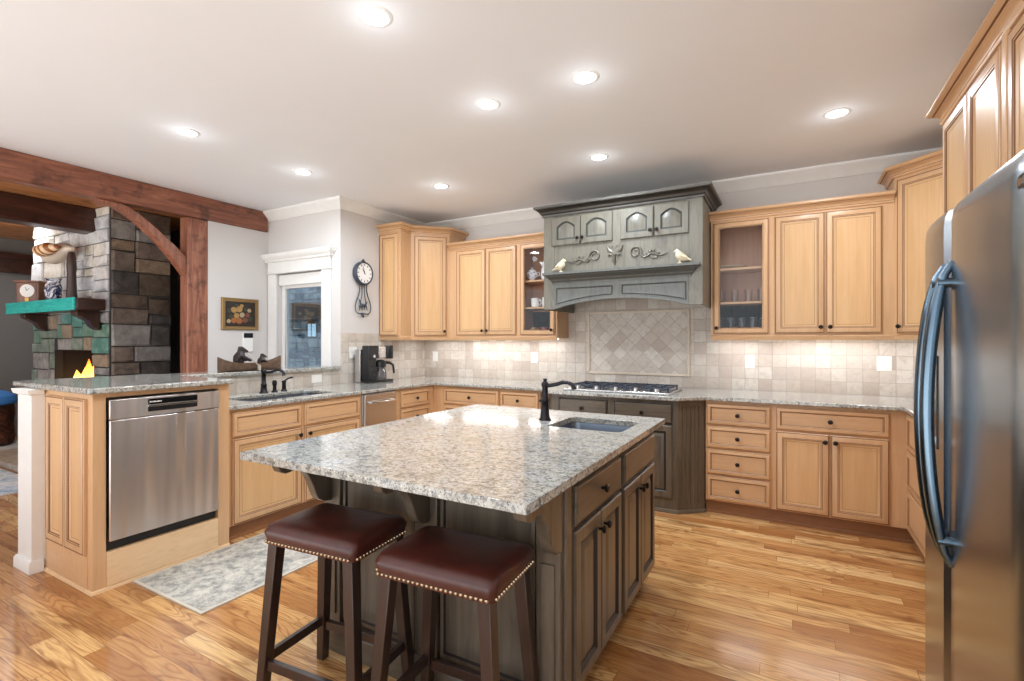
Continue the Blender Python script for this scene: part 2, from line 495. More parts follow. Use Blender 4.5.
BLUESTONE = [m_stone('bluestone', S(72,108,134), S(116,152,178), S(166,194,212)),
             m_stone('slate_blue_stone', S(52,82,108), S(90,124,152), S(140,172,194)),
             m_stone('pale_blue_stone', S(112,148,172), S(158,188,206), S(204,222,232))]
MORTAR = plain('dark_mortar', S(52,50,50), .9)
MORTAR_L = plain('grey_mortar', S(96,96,98), .9)

def m_glass(name, tint=(1,1,1,1), refl=.10, fk=.55):
    t = NT(name); t.n.remove(t.b)
    out = t.n['Material Output']
    tr = t.N('ShaderNodeBsdfTransparent', i_0=tint)
    gl = t.N('ShaderNodeBsdfGlossy', i_Roughness=.02)
    fr = t.N('ShaderNodeFresnel', i_IOR=1.45)
    mx = t.N('ShaderNodeMixShader'); t.l.new(t.math('MULTIPLY_ADD', fr.outputs[0], fk, refl*.1), mx.inputs[0])
    t.l.new(tr.outputs[0], mx.inputs[1]); t.l.new(gl.outputs[0], mx.inputs[2]); t.l.new(mx.outputs[0], out.inputs[0])
    return t.m
M['pane'] = m_glass('clear_glass_pane')
M['pane_blue'] = m_glass('window_glass', (.86,.94,1,1))
M['tumbler'] = m_glass('drinking_glass', (.975,.98,.985,1), .1, .3)
M['carafe'] = m_glass('carafe_glass', (.72,.74,.78,1), .5)

def m_emit(name, col, strength):
    t = NT(name); t.P(Base_Color=col, Emission_Color=col, Emission_Strength=strength); return t.m
M['lamp'] = m_emit('lit_lamp_lens', (1,.97,.92,1), 14.0)
M['strip'] = m_emit('lit_strip_lens', (1,.95,.88,1), 5.0)
def m_flame():
    t = NT('flame'); v = t.obj()
    sp = t.N('ShaderNodeSeparateXYZ', i_0=v)
    c = t.ramp(t.math('MULTIPLY', sp.outputs[2], 3.2), [(0,(1,.75,.25)),(.45,(1,.42,.06)),(1,(.9,.12,.01))])
    t.P(Base_Color=(0,0,0,1), Emission_Color=c, Emission_Strength=4.5); return t.m
M['flame'] = m_flame()

def m_rug(name, cols, scale):
    t = NT(name); g = t.obj()
    n = t.noise(g, scale, 6, .75, 1.2)
    n2 = t.noise(g, scale*4.5, 5, .8)
    c = t.ramp(t.math('MULTIPLY_ADD', n2, .5, t.math('MULTIPLY', n, .5)), [(.36, cols[0]), (.46, cols[1]), (.54, cols[2]), (.64, cols[3])])
    t.P(Base_Color=c, Roughness=.95); t.bump(n2, .3, .006); return t.m
M['rug'] = m_rug('faded_grey_rug', [S(112,112,110), S(158,156,150), S(196,192,182), S(214,208,196)], 5.5)
M['rug_edge'] = plain('rug_binding', S(204,196,182), .95)
M['rug_blue'] = m_rug('pale_blue_rug', [S(120,150,186), S(176,194,212), S(216,222,226), S(232,232,228)], 3.0)
def m_porcelain():
    t = NT('blue_white_porcelain'); n = t.noise(t.obj(), 11, 4, .7, 1.0)
    t.P(Base_Color=t.ramp(n, [(.44, S(28,32,72)), (.5, S(120,124,150)), (.56, S(232,232,236))]), Roughness=.15); return t.m
M['porcelain'] = m_porcelain()
def m_sugar():
    t = NT('blue_patterned_china'); n = t.noise(t.obj(), 45, 2, .5)
    t.P(Base_Color=t.ramp(n, [(.36, S(60,84,150)), (.44, S(236,238,242))]), Roughness=.15); return t.m
M['bluechina'] = m_sugar()
def m_stripe():
    t = NT('striped_orange_wood'); wv = t.N('ShaderNodeTexWave', i_Vector=t.obj((1,1,.5), (0,R(30),0)), i_Scale=5.0)
    t.P(Base_Color=t.ramp(wv.outputs[0], [(.4, S(150,84,30)), (.6, S(236,206,168))]), Roughness=.4); return t.m
M['stripe'] = m_stripe()
M['driftwood'] = plain('bleached_driftwood', S(222,206,188), .6)
M['canoe'] = wood('canoe_bark', S(84,64,50), S(124,98,78), scale=(3,14,14), rough=.6, coat=0)
M['bear'] = plain('dark_bear_resin', S(44,38,36), .5)
M['bear_pale'] = plain('pale_resin', S(196,186,172), .5)
M['gilt'] = plain('antique_gilt_frame', S(150,118,72), .4, .4, bump=.3)
def m_carved():
    t = NT('carved_brown_wood'); n = t.noise(t.obj(), 8, 4, .6, 2.0)
    t.P(Base_Color=t.ramp(n, [(.35, S(48,24,18)), (.55, S(96,52,36)), (.7, S(150,88,60))]), Roughness=.4); t.bump(n, .8, .03); return t.m
M['carved'] = m_carved()
M['hearth'] = m_stone('hearth_slab', S(150,144,136), S(186,180,172), S(208,204,196))
M['bookdark'] = plain('dark_bookcase', S(38,28,24), .6)
FRUIT = {k: plain('oil_paint_'+k, c, .45) for k, c in dict(ground=S(44,34,24), orange=S(158,96,48), gold=S(166,130,76), green=S(58,60,40), rose=S(120,70,54), pale=S(170,150,116)).items()}

# ------------------------------------------------------------------ setting
def box_struct(name, x0, x1, y0, y1, z0, z1, m, bevel=0):
    b = MB().box(x0-x0, x1-x0, y0-y0, y1-y0, 0, z1-z0)
    return struct(b.build(name, m, loc=(x0, y0, z0), bevel=bevel))

box_struct('floor', -10.2, 2.0, -1.2, 5.2, -.06, 0, M['floor'])
box_struct('ceiling', XP-.02, 1.45, -2.2, 5.0, ZC, ZC+.1, M['ceiling'])
box_struct('ceiling_great_room', -10.2, XP-.02, -3.5, YW+.1, ZC, ZC+.1, M['plank_ceiling'])
box_struct('wall_back', XL-.12, XR+.12, YB, YB+.12, 0, ZC, M['wall'])
box_struct('wall_right', XR, XR+.12, -2.2, YB, 0, ZC, M['wall'])
box_struct('wall_left', XL-.12, XL, YW, YB, 0, ZC, M['wall'])
box_struct('wall_picture', XP-.12, XP, 2.86, YW, 0, ZC, M['wall'])
# window wall with its opening
WX0, WX1, WZ0, WZ1 = -4.98, -4.24, .78, 2.09
b = MB()
b.box(XP-.12, WX0, YW, YW+.14, 0, ZC).box(WX1, XL-.12, YW, YW+.14, 0, ZC)
b.box(WX0, WX1, YW, YW+.14, 0, WZ0).box(WX0, WX1, YW, YW+.14, WZ1, ZC)
struct(b.build('wall_window', M['wall'], smooth=False))
box_struct('wall_great_room_back', -10.2, XP-.12, 3.5, 3.6, 0, ZC, M['grey_wall'])
box_struct('wall_great_room_end', -10.1, -9.6, -3.5, 3.5, 0, ZC, M['grey_wall'])
b = MB().box(-9.60, -9.50, -3.5, 3.5, 2.30, 2.58)  # dark strip high on the end wall
struct(b.build('dark_strip_1', M['beam_dark']), 'dark strip on the grey great room wall')
# half wall behind sink and raised peninsula end
b = MB().box(XL-.15, XL, 1.94, YW, 0, 1.062)
b.box(-4.04, -3.835, 1.14, 1.94, 0, 1.068)
struct(b.build('wall_half', M['white']))
b = MB().sweep([(0,0),(.016,0),(.016,.055),(.008,.07),(0,.07)], [(-4.04,1.3),(-4.04,1.14),(-3.835,1.14),(-3.835,1.19)][::1])
struct(b.build('baseboard_post', M['white']))
b = MB().sweep([(0,1.03),(.018,1.04),(.025,1.066),(0,1.066)], [(-4.04,1.3),(-4.04,1.14),(-3.835,1.14),(-3.835,1.19)])
struct(b.build('trim_2', M['white']))
# tile
box_struct('wall_back_tile', XL+.012, XR, YB-.012, YB, .914, 1.66, M['tile_x'])
box_struct('wall_left_tile', XL, XL+.012, YW, YB-.012, .914, 1.43, M['tile_y'])
box_struct('wall_half_tile', XL, XL+.012, 1.94, YW, .914, 1.062, M['tile_y'])
box_struct('wall_hood_tile', -1.965, -.625, YB-.012, YB, 1.66, 1.84, M['tile_x'])
PX0, PX1, PZ0, PZ1 = -1.795, -.835, 1.035, 1.625
box_struct('wall_tile_inset', PX0, PX1, YB-.016, YB-.012, PZ0, PZ1, M['tile_d'])
b = MB()
for x0, x1, z0, z1 in ((PX0-.022,PX1+.022,PZ0-.022,PZ0),(PX0-.022,PX1+.022,PZ1,PZ1+.022),(PX0-.022,PX0,PZ0,PZ1),(PX1,PX1+.022,PZ0,PZ1)):
    b.box(x0, x1, YB-.028, YB-.012, z0, z1)
struct(b.build('trim_3', M['tile_frame'], bevel=.005))
# crown moulding
CR = [(0,ZC-.10),(.012,ZC-.10),(.02,ZC-.085),(.05,ZC-.05),(.075,ZC-.025),(.085,ZC-.015),(.085,ZC),(0,ZC)]
b = MB().sweep(CR, [(XP+.0,YW),(XL,YW),(XL,YB),(XR,YB),(XR,-2.2)])
struct(b.build('trim_4', M['white'], ang=50))
# window
b = MB()
cw = .135
b.box(WX0-cw, WX0, YW-.022, YW, .5, WZ1).box(WX1, WX1+cw, YW-.022, YW, .5, WZ1)
b.box(WX0-cw, WX1+cw, YW-.026, YW, WZ1, WZ1+.13)
b.sweep([(0,WZ1+.125),(.03,WZ1+.13),(.035,WZ1+.15),(.06,WZ1+.17),(.075,WZ1+.20),(.075,WZ1+.215),(0,WZ1+.215)], [(WX0-cw,YW),(WX0-cw,YW-.02),(WX1+cw,YW-.02),(WX1+cw,YW)])
b.sweep([(0,WZ1-.004),(.012,WZ1),(.012,WZ1+.012),(0,WZ1+.014)], [(WX0-cw,YW),(WX0-cw,YW-.026),(WX1+cw,YW-.026),(WX1+cw,YW)])
win = struct(b.build('window_1', M['white'], bevel=.003))
b = MB()   # sash
s0, s1 = WX0+.005, WX1-.005
b.box(s0, s0+.06, YW+.055, YW+.10, WZ0, WZ1-.02).box(s1-.06, s1, YW+.055, YW+.10, WZ0, WZ1-.02)
b.box(s0+.06, s1-.06, YW+.055, YW+.10, WZ1-.16, WZ1-.02).box(s0+.06, s1-.06, YW+.055, YW+.10, WZ0, WZ0+.08)
b.build('sash', M['white'], win, bevel=.004)
MB().box(s0+.06, s1-.06, YW+.074, YW+.08, WZ0+.08, WZ1-.16).build('glass_pane', M['pane_blue'], win)
MB().box(s0+.005, s1-.005, YW+.012, YW+.05, WZ1-.13, WZ1-.01).build('roller_blind', M['white'], win, bevel=.008)

# main beam, post, brace
b = MB().box(XP-.10, XP+.02, -3.5, YW-.02, 2.565, ZC)
struct(b.build('beam_main', M['beam_y'], bevel=.012), 'red brown timber beam along the ceiling edge')
b = MB().box(XP-.13, XP+.005, 2.66, 2.86, 0, 2.565)
struct(b.build('post_timber', M['beam_z'], bevel=.012), 'red brown timber post beside the fruit picture')
b = MB()
arc = []
for k in range(13):
    t = k/12
    # curved brace from beam underside (y=1.96) to post (y=2.66)
    y = 1.98 + .68*math.sin(t*math.pi/2)
    z = 2.02 + .545*math.cos(t*math.pi/2)
    arc.append((y, z))
out = []
for k in range(13):
    t = k/12
    y = 2.16 + .50*math.sin(t*math.pi/2)
    z = 2.26 + .305*math.cos(t*math.pi/2)
    out.append((y, z))
# chord-like upper edge, concave lower edge
poly = [(1.93,2.565),(2.00,2.53)] + [(1.93+.73*(t/10)+.0, 2.565-.58*((t/10)**1.75)) for t in range(2,11)] + [(2.66,2.17)]
poly += [(2.12+.54*(1-t/10), 2.565-.395*((1-t/10)**1.35)) for t in range(1,11)]
b.prism(poly, XP-.115, XP-.01, ax='x')
struct(b.build('brace_timber', M['beam_z'], bevel=.008), 'curved timber brace between post and beam')
b = MB().box(-6.85, -6.6, -3.5, 2.5, 2.53, ZC)
struct(b.build('beam_great_room', M['beam_dark'], bevel=.012), 'dark timber beam across the great room ceiling')

# ------------------------------------------------------------------ cabinet kit
KNOB = MB().lathe([(.006,0),(.006,.012),(.010,.016),(.0155,.021),(.016,.026),(.011,.031),(0,.033)], ax='y', seg=14).mesh('knob', M['knob'])
_cache = {}
STY = {
 'maple': ([(0,0,0),(0,-.015,0),(.004,-.019,0),(.010,-.019,1),(.012,-.020,0),(.042,-.020,0),(.0455,-.0175,1),(.050,-.0175,0),(.053,-.013,1),(.058,-.012,0),(.068,-.009,2),(.070,-.009,1),(.072,-.009,2)], ('maple','glaze','maple_panel')),
 'drawer': ([(0,0,0),(0,-.015,0),(.004,-.019,0),(.007,-.019,1),(.009,-.020,0),(.028,-.020,0),(.031,-.0175,1),(.034,-.016,0),(.038,-.011,1),(.044,-.011,2)], ('maple_h','glaze','maple_h')),
 'stain': ([(0,0,0),(0,-.016,0),(.005,-.021,0),(.046,-.021,0),(.051,-.015,1),(.056,-.009,1),(.064,-.009,1),(.068,-.011,0),(.088,-.019,0),(.090,-.019,0)], ('stain','stain_dark')),
 'stain_drawer': ([(0,0,0),(0,-.012,0),(.003,-.012,1),(.007,-.013,1),(.010,-.018,0),(.015,-.022,0)], ('stain_h','stain_dark')),
 'hood': ([(0,0,0),(0,-.015,0),(.005,-.02,0),(.050,-.02,0,.045,.040),(.057,-.010,1,.045,.047),(.066,-.010,1,.043,.056),(.082,-.020,0,.038,.074)], ('hood','hood_dark')),
}
def door(parent, loc, rz, w, h, style='maple', knob=None, name='door', glass=False):
    """knob: (x fraction or offset, z) in door coordinates"""
    key = (round(w,3), round(h,3), style, glass)
    if key not in _cache:
        rings, mats = STY[style]
        b = MB()
        if glass:
            rr = [r for r in rings if r[0] <= .053]
            b.panel(w, h, rr, mat_in=None)
            # open frame: drop the back face, add inner reveal
            b.f.pop(); b.m.pop()
            i = .053
            b.panel(w, h, [(i,-.013,0),(i,0,0),(0,0,0)], mat_in=None); b.f.pop(); b.m.pop()
        else:
            b.panel(w, h, rings, na=10 if style == 'hood' else 1, mat_in=len(mats)-1 if len(mats) > 2 else 0)
        _cache[key] = b.mesh(name, [M[k] for k in mats])
    o = put(name, _cache[key], parent, loc, rz)
    if glass:
        MB().box(.05, w-.05, -.010, -.006, .05, h-.05).build('glass_pane', M['pane'], o)
    if knob:
        put('knob', KNOB, o, (knob[0], -.020, knob[1]))
    return o

def lk(w, h, up): return (.028, h-.05 if up else .05)
def rk(w, h, up): return (w-.028, h-.05 if up else .05)

CROWN = [(0,0),(.010,0),(.014,.008),(.014,.013),(.011,.014),(.011,.018),(.016,.028),(.026,.038),(.038,.042),(.039,.046),(.046,.047),(.056,.051),(.061,.058),(.060,.066),(.054,.071),(.048,.072),(.048,.078),(0,.078)]
CROWN_M = {4:1, 9:1, 14:1}
def crown(parent, path, z, mats=None, prof=CROWN, name='crown_moulding', k=1.0, depth=0):
    b = MB().sweep([(o*k, z+q*k) for o, q in prof], path, 0, CROWN_M)
    return b.build(name, mats or [M['maple_h'], M['glaze']], parent, ang=38)

# ---- upper cabinets
def upper(name, label, x, w, z0, z1, depth=.305, doors=(), glass=False, shelves=(), crown_ends=(0,0), group=None, end_fill=0, yb=YB):
    t = thing(name, label, 'cabinet', (x, yb-depth, 0), 0, group)
    if glass:
        b = MB()
        b.box(0, .018, .02, depth, z0, z1).box(w-.018, w, .02, depth, z0, z1)
        b.box(.018, w-.018, .02, depth, z1-.02, z1).box(.018, w-.018, .02, depth, z0, z0+.03)
        b.build('carcass', M['maple_in'], t, smooth=False)
        MB().box(.018, w-.018, depth-.012, depth, z0+.03, z1-.02).build('back_panel', M['maple_in'], t)
        b = MB().box(0, .04, 0, .02, z0, z1).box(w-.04, w, 0, .02, z0, z1).box(.04, w-.04, 0, .02, z1-.05, z1).box(.04, w-.04, 0, .02, z0, z0+.04)
        b.build('face_frame', M['maple'], t, smooth=False)
        for s in shelves:
            MB().box(.018, w-.018, .03, depth-.012, s-.018, s).build('shelf', M['maple_h'], t)
        MB().box(w-.001, w+.0005, .02, depth-.02, z0, z1).build('end_panel', M['maple'], t) if end_fill else None
    else:
        MB().box(0, w, 0, depth, z0, z1).build('carcass', M['maple'], t, bevel=.001)
    for d in doors:
        x0, x1, kn = d[:3]
        ww, hh = x1-x0, z1-z0-.055
        door(t, (x0, 0, z0+.032), 0, ww, hh, 'maple', kn and (lk if kn == 'l' else rk)(ww, hh, False), glass=glass)
    # light rail
    b = MB().sweep([(0,z0-.0),(0,z0+.02),(.008,z0+.022),(.012,z0+.012),(.008,z0-.002),(.004,z0-.018),(-.012,z0-.018),(-.012,z0)], [(0,0),(w,0)])
    b.build('light_rail', M['maple_h'], t, ang=28)
    path = []
    if crown_ends[0]: path.append((0, depth))
    path += [(0,0),(w,0)]
    if crown_ends[1]: path.append((w, depth))
    crown(t, path, z1-.005)
    return t

U0, U1 = 1.375, 2.375
def light_bar(t, x0, x1, y, z):
    MB().box(x0, x1, y-.018, y+.018, z-.014, z).build('light_bar', [M['strip']], t, bevel=.003)
def area(name, loc, sx, sy, power, col=(.97,.97,1.0), rot=(0,0,0), shape='RECTANGLE', spread=180):
    l = bpy.data.lights.new(name, 'AREA'); l.shape = shape; l.size = sx
    if shape in ('RECTANGLE','ELLIPSE'): l.size_y = sy
    l.energy = power; l.color = col; l.spread = R(spread)
    o = bpy.data.objects.new(name, l); COL.objects.link(o); o.location = loc; o.rotation_euler = rot
    return o

yf = YB-.305
# angled corner cabinet by the clock
t = thing('corner_cabinet', 'tall angled maple corner wall cabinet beside the hanging wall clock', 'cabinet', (-3.675, 4.25, 0))
foot = [(-3.98,4.085),(-3.675,4.085),(-3.675,4.25),(-3.37,4.555),(-3.37,4.86),(-3.98,4.86)]
loc = [(x+3.675, y-4.25) for x, y in foot]
CT = 2.55
MB().prism(loc, U0, CT).build('carcass', M['maple'], t, bevel=.001)
door(t, (.707*.035, .707*.035, U0+.03), R(45), .361, CT-U0-.06, 'maple', rk(.361, 1, False))
door(t, (-.295, -.165, U0+.03), 0, .27, CT-U0-.06, 'maple', name='side_panel')
crown(t, loc[:5], CT-.005, k=1.05)
b = MB().sweep([(0,U0),(0,U0+.02),(.012,U0+.012),(.004,U0-.018),(-.012,U0-.018),(-.012,U0)], loc[:4]); b.build('light_rail', M['maple_h'], t, ang=28)
light_bar(t, .02, .28, .40, U0); 

t = upper('wall_cabinet', 'two-door maple wall cabinet between the angled corner cabinet and the china cabinet', -3.37, .895, U0, U1,
          doors=((.105,.487,'r'),(.492,.870,'l')))
light_bar(t, .1, .8, .15, U0)
t = upper('glass_cabinet', 'glass-door maple wall cabinet with white china, tucked against the hood', -2.475, .438, U0, U1,
          doors=((.022,.418,'r'),), glass=True, shelves=(1.70,1.98), end_fill=1)
light_bar(t, .06, .38, .15, U0)
t = upper('glass_cabinet', 'glass-door maple wall cabinet with rows of drinking glasses', -.592, .465, U0, U1,
          doors=((.020,.445,'l'),), glass=True, shelves=(1.68,1.97), crown_ends=(1,0))
light_bar(t, .06, .40, .15, U0)
t = upper('wall_cabinet', 'two-door maple wall cabinet beside the cabinet of drinking glasses', -.127, .797, U0, U1,
          doors=((.020,.365,'r'),(.370,.725,'l')))
light_bar(t, .06, .74, .15, U0)
# angled corner cabinet by the fridge
t = thing('corner_cabinet', 'tall angled maple corner wall cabinet near the fridge', 'cabinet', (.67, 4.555, 0))
foot = [(.67,4.86),(.67,4.555),(.975,4.25),(1.30,4.25),(1.30,4.86)]
loc = [(x-.67, y-4.555) for x, y in foot]
MB().prism(loc, U0, CT).build('carcass', M['maple'], t, bevel=.001)
door(t, (.707*.03, -.707*.03, U0+.03), R(-45), .371, CT-U0-.06, 'maple', lk(.371, 1, False))
crown(t, loc[:4], CT-.005, k=1.05)
b = MB().sweep([(0,U0),(0,U0+.02),(.012,U0+.012),(.004,U0-.018),(-.012,U0-.018),(-.012,U0)], loc[1:4]); b.build('light_rail', M['maple_h'], t, ang=28)
light_bar(t, .12, .42, .12, U0)

# tall pantry and cabinet over the fridge (face -x)
CROWN_R = [(0,0),(.010,0),(.016,.010),(.016,.018),(.011,.019),(.011,.026),(.016,.040),(.026,.052),(.040,.058),(.041,.064),(.050,.065),(.064,.071),(.072,.082),(.070,.094),(.062,.100),(.056,.101),(.056,.108),(0,.108)]
t = thing('pantry_cabinet', 'tall two-door maple pantry cabinet standing behind the fridge', 'cabinet', (.68, 3.25, 0), R(-90))
MB().box(0, .84, 0, .615, .1, 2.45).build('carcass', M['maple'], t, bevel=.001)
MB().box(0, .84, .07, .615, 0, .1).build('toe_kick', M['toe'], t)
door(t, (.06,0,.13), 0, .385, 2.29, 'maple', rk(.385, 1.2, True))
door(t, (.452,0,.13), 0, .37, 2.29, 'maple', lk(.37, 1.2, True))
crown(t, [(0,.61),(0,0),(.84,0)], 2.445, prof=CROWN_R, k=.86)
b = MB(); 
pts = []
for k in range(120):
    x = .01+k*.83/119
    b.lathe([(0,-.004),(.004,0),(0,.004)], (x, -.0145, 2.458), seg=6)
b.build('rope_moulding', M['maple_h'], t)
t = thing('fridge_cabinet', 'maple cabinet mounted above the stainless fridge', 'cabinet', (.68, 2.41, 0), R(-90))
MB().box(0.001, .98, 0, .615, 1.84, 2.45).build('carcass', M['maple'], t, bevel=.001)
MB().box(0, .045, -.018, 0, 1.84, 2.445).build('pilaster', M['maple'], t, bevel=.004)
door(t, (.06,0,1.86), 0, .43, .56, 'maple', rk(.43, .56, False))
door(t, (.50,0,1.86), 0, .43, .56, 'maple', lk(.43, .56, False))
crown(t, [(0,0),(.98,0)], 2.445, prof=CROWN_R, k=.86)

# ---- base cabinets, back run (doors at y = 4.13)
BY = 4.15
def base(name, label, x, y, w, depth, rz=0, cat='cabinet', mat='maple', toe='toe', toe_in=.035, z1=.884, group=None, open_top=False):
    t = thing(name, label, cat, (x, y, 0), rz, group)
    if open_top:
        b = MB().box(0, w, 0, .02, .1, z1).box(0, .02, .02, depth, .1, z1).box(w-.02, w, .02, depth, .1, z1).box(.02, w-.02, depth-.02, depth, .1, z1).box(.02, w-.02, .02, depth-.02, .1, .12)
        b.build('carcass', M[mat], t, smooth=False)
    else:
        MB().box(0, w, 0, depth, .1, z1).build('carcass', M[mat], t, bevel=.001)
    b = MB().box(0, w, toe_in, depth, 0, .1).box(0, w, toe_in-.012, toe_in, 0, .018)
    b.build('toe_kick', M[toe], t)
    return t
D = YB-BY-.016
t = base('drawer_base_cabinet', 'four-drawer maple base cabinet beside the dark cooktop cabinet', -.578, BY, .47, D)
zz = (.105,.295,.295,.485,.485,.665,.665,.862)
for z0, z1 in ((.105,.270),(.285,.470),(.485,.640),(.655,.860)):
    pass
for z0, z1 in ((.108,.300),(.312,.505),(.517,.685),(.697,.862)):
    door(t, (.008,0,z0), 0, .446, z1-z0, 'drawer', (.223, (z1-z0)/2), name='drawer')
t = base('base_cabinet', 'maple base cabinet with one wide drawer over two doors', -.108, BY, .838, D)
door(t, (.018,0,.697), 0, .675, .165, 'drawer', (.3375,.0825), name='drawer')
door(t, (.018,0,.108), 0, .335, .577, 'maple', rk(.335,.577,True))
door(t, (.358,0,.108), 0, .335, .577, 'maple', lk(.335,.577,True))
# right run, facing -x
t = base('drawer_base_cabinet', 'maple drawer cabinet in the corner behind the fridge handle', .69, BY-.002, .893, XR-.69-.006, R(-90))
for z0, z1 in ((.108,.36),(.375,.62),(.635,.862)):
    door(t, (.03,0,z0), 0, .84, z1-z0, 'drawer', name='drawer')
# back-left drawers
t = base('drawer_base_cabinet', 'maple base cabinet with two top drawers, behind the island faucet', -3.275, BY, 1.25, D)
for x0, x1 in ((.14,.805),(.82,1.235)):
    door(t, (x0,0,.697), 0, x1-x0, .165, 'drawer', ((x1-x0)/2,.0825), name='drawer')
    door(t, (x0,0,.40), 0, x1-x0, .285, 'drawer', ((x1-x0)/2,.14), name='drawer')
    door(t, (x0,0,.108), 0, x1-x0, .28, 'drawer', ((x1-x0)/2,.14), name='drawer')
# cooktop cabinet, bumped out with fluted corners
t = thing('cooktop_cabinet', 'dark grey-brown base cabinet with fluted corners under the cooktop', 'cabinet', (-2.02, BY, 0))
o = 2.02
fp = [(-2.02,BY),(-1.84,3.99),(-.765,3.99),(-.585,BY),(-.585,YB-.016),(-2.02,YB-.016)]
MB().prism([(x+o, y-BY) for x, y in fp], 0, .884).build('carcass', M['stain'], t, bevel=.002)
for x0, x1 in ((-1.765,-1.325),(-1.265,-.80)):
    door(t, (x0+o, 3.99-BY, .70), 0, x1-x0, .155, 'stain_drawer', ((x1-x0)/2,.077), name='drawer')
    door(t, (x0+o, 3.99-BY, .12), 0, x1-x0, .565, 'stain', ((x1-x0-.03) if x0 < -1.5 else .03, .52))
MB().sweep([(0,0),(.012,0),(.012,.02),(.006,.03),(0,.03)], [(x+o, y-BY) for x, y in fp[:4]]).build('base_moulding', M['stain_h'], t)
dl = math.hypot(.18,.16)
for k in range(5):
    f = .2+.15*k
    for (xa, ya, xb, yb) in ((-.765,3.99,-.585,BY),(-2.02,BY,-1.84,3.99)):
        a = math.atan2(yb-ya, xb-xa)
        MB().box(-.006, .006, -.005, .003, .08, .84).build('flute', M['stain'], t, (xa+(xb-xa)*f+o, ya+(yb-ya)*f-BY, 0), a)

# ---- left run (facing +x), front plane x = -3.275
FX = -3.275
LD = FX-XL-.016
t = base('sink_base_cabinet', 'maple sink base cabinet with two doors under two false drawer fronts', FX, 1.945, 1.195, LD, R(90), open_top=True)
for x0, x1, kn in ((.035,.575,rk),(.605,1.165,lk)):
    door(t, (x0,0,.697), 0, x1-x0, .165, 'drawer', name='drawer_front')
    door(t, (x0,0,.108), 0, x1-x0, .577, 'maple', kn(x1-x0,.577,True))
t = thing('compactor', 'small stainless undercounter appliance with curved bar handle', 'appliance', (FX+.005, 3.145, 0), R(90))
MB().box(0, .42, 0, LD, .02, .878).build('body', M['steel'], t, bevel=.003)
MB().box(.01, .41, -.022, 0, .12, .872).build('front_panel', M['steel'], t, bevel=.005)
b = MB().tube([(.06,-.022,.80),(.065,-.055,.80),(.12,-.062,.80),(.21,-.066,.80),(.30,-.062,.80),(.355,-.055,.80),(.36,-.022,.80)], .011, 10)
b.build('handle', M['chrome'], t)
t = base('drawer_base_cabinet', 'maple drawer cabinet in the corner beside the small stainless appliance', FX, 3.575, .575, LD, R(90))
for z0, z1 in ((.108,.30),(.312,.505),(.517,.685),(.697,.862)):
    door(t, (.05,0,z0), 0, .44, z1-z0, 'drawer', (.22,(z1-z0)/2), name='drawer')

# ---- raised dishwasher cabinet (peninsula end)
DX = -3.225
t = thing('dishwasher_cabinet', 'raised maple peninsula cabinet with two narrow end panels, built around the dishwasher', 'cabinet', (DX, 1.20, 0), R(90))
b = MB()
b.box(0, .06, 0, .605, 0, 1.068)             # near stile / end side
b.box(.662, .735, 0, .605, 0, 1.068)
b.box(.06, .662, 0, .605, 0, .205)
b.box(.06, .662, .0, .605, 1.042, 1.068)
b.box(.06, .662, .59, .605, .205, 1.042)
b.build('carcass', M['maple'], t, smooth=False, bevel=.0015)
MB().box(.062, .66, -.006, 0, .02, .203).build('plinth_panel', M['pale_maple'], t, bevel=.002)
b = MB().sweep([(0,0),(.010,0),(.008,.014),(0,.018)], [(0,.605),(0,0),(.735,0)]); b.build('shoe_moulding', M['pale_maple'], t)
for x0, x1 in ((.055,.30),(.305,.55)):
    door(t, (0, x1, .20), R(-90), x1-x0, .835, 'maple', name='end_panel')
MB().box(-.004, 0, .05, .56, .02, .19).build('end_plinth', M['maple_h'], t)
t = thing('dishwasher', 'stainless steel dishwasher with a black control strip', 'dishwasher', (DX, 1.264, 0), R(90))
MB().box(0, .594, .03, .585, .206, 1.036).build('tub', M['black'], t)
MB().box(.004, .590, -.022, .03, .262, .918).build('door', M['steel_dw'], t, bevel=.006)
cp = MB().box(.002, .592, -.026, .03, .922, 1.030).build('control_panel', M['steel_dw'], t, bevel=.004)
MB().box(.185, .455, -.029, -.026, .985, 1.018).build('display', M['blackgloss'], cp, bevel=.001)
MB().box(.185, .455, -.029, -.026, .945, .972).build('pocket_handle', M['black'], cp, bevel=.001)
MB().box(.185, .455, -.032, -.026, .973, .984).build('pocket_lip', M['chrome'], cp, bevel=.001)
b = MB()
for k in range(9): b.box(.193+.007*k, .198+.007*k, -.0295, -.029, .997, .997+(.006 if k % 3 else .008))
b.build('lettering', M['plastic_white'], cp)
MB().box(.004, .590, .02, .03, .208, .258).build('kick_panel', M['black'], t)

# ------------------------------------------------------------------ countertops
SX0, SX1, SY0, SY1 = -3.76, -3.36, 2.18, 2.95       # kitchen sink hole
out = [(XL+.012,1.937),(-3.245,1.937),(-3.245,4.105),(-2.03,4.105),(-1.86,3.945),(-.745,3.945),(-.575,4.105),(.655,4.105),(.655,3.252),(XR,3.252),(XR,YB-.012),(XL+.012,YB-.012)]
ct = slab(out, [rrect(SX0,SX1,SY0,SY1,.06)], .884, .914).build('countertop', M['granite'], bevel=.006, ang=30)
tag(ct, 'speckled granite countertop running round the kitchen walls with the cooktop and main sink', 'countertop')
ct = slab([(-4.22,1.165),(-3.18,1.165),(-3.18,1.942),(-4.22,1.942)], [], 1.068, 1.100).build('countertop', M['granite'], bevel=.008, ang=30)
tag(ct, 'raised granite countertop over the stainless dishwasher', 'countertop')
ct = slab([(-4.22,1.944),(XL+.05,1.944),(XL+.05,YW-.028),(-4.22,YW-.028)], [], 1.062, 1.094).build('bar_ledge', M['granite'], bevel=.008, ang=30)
tag(ct, 'narrow granite ledge behind the sink faucet, below the window', 'ledge')
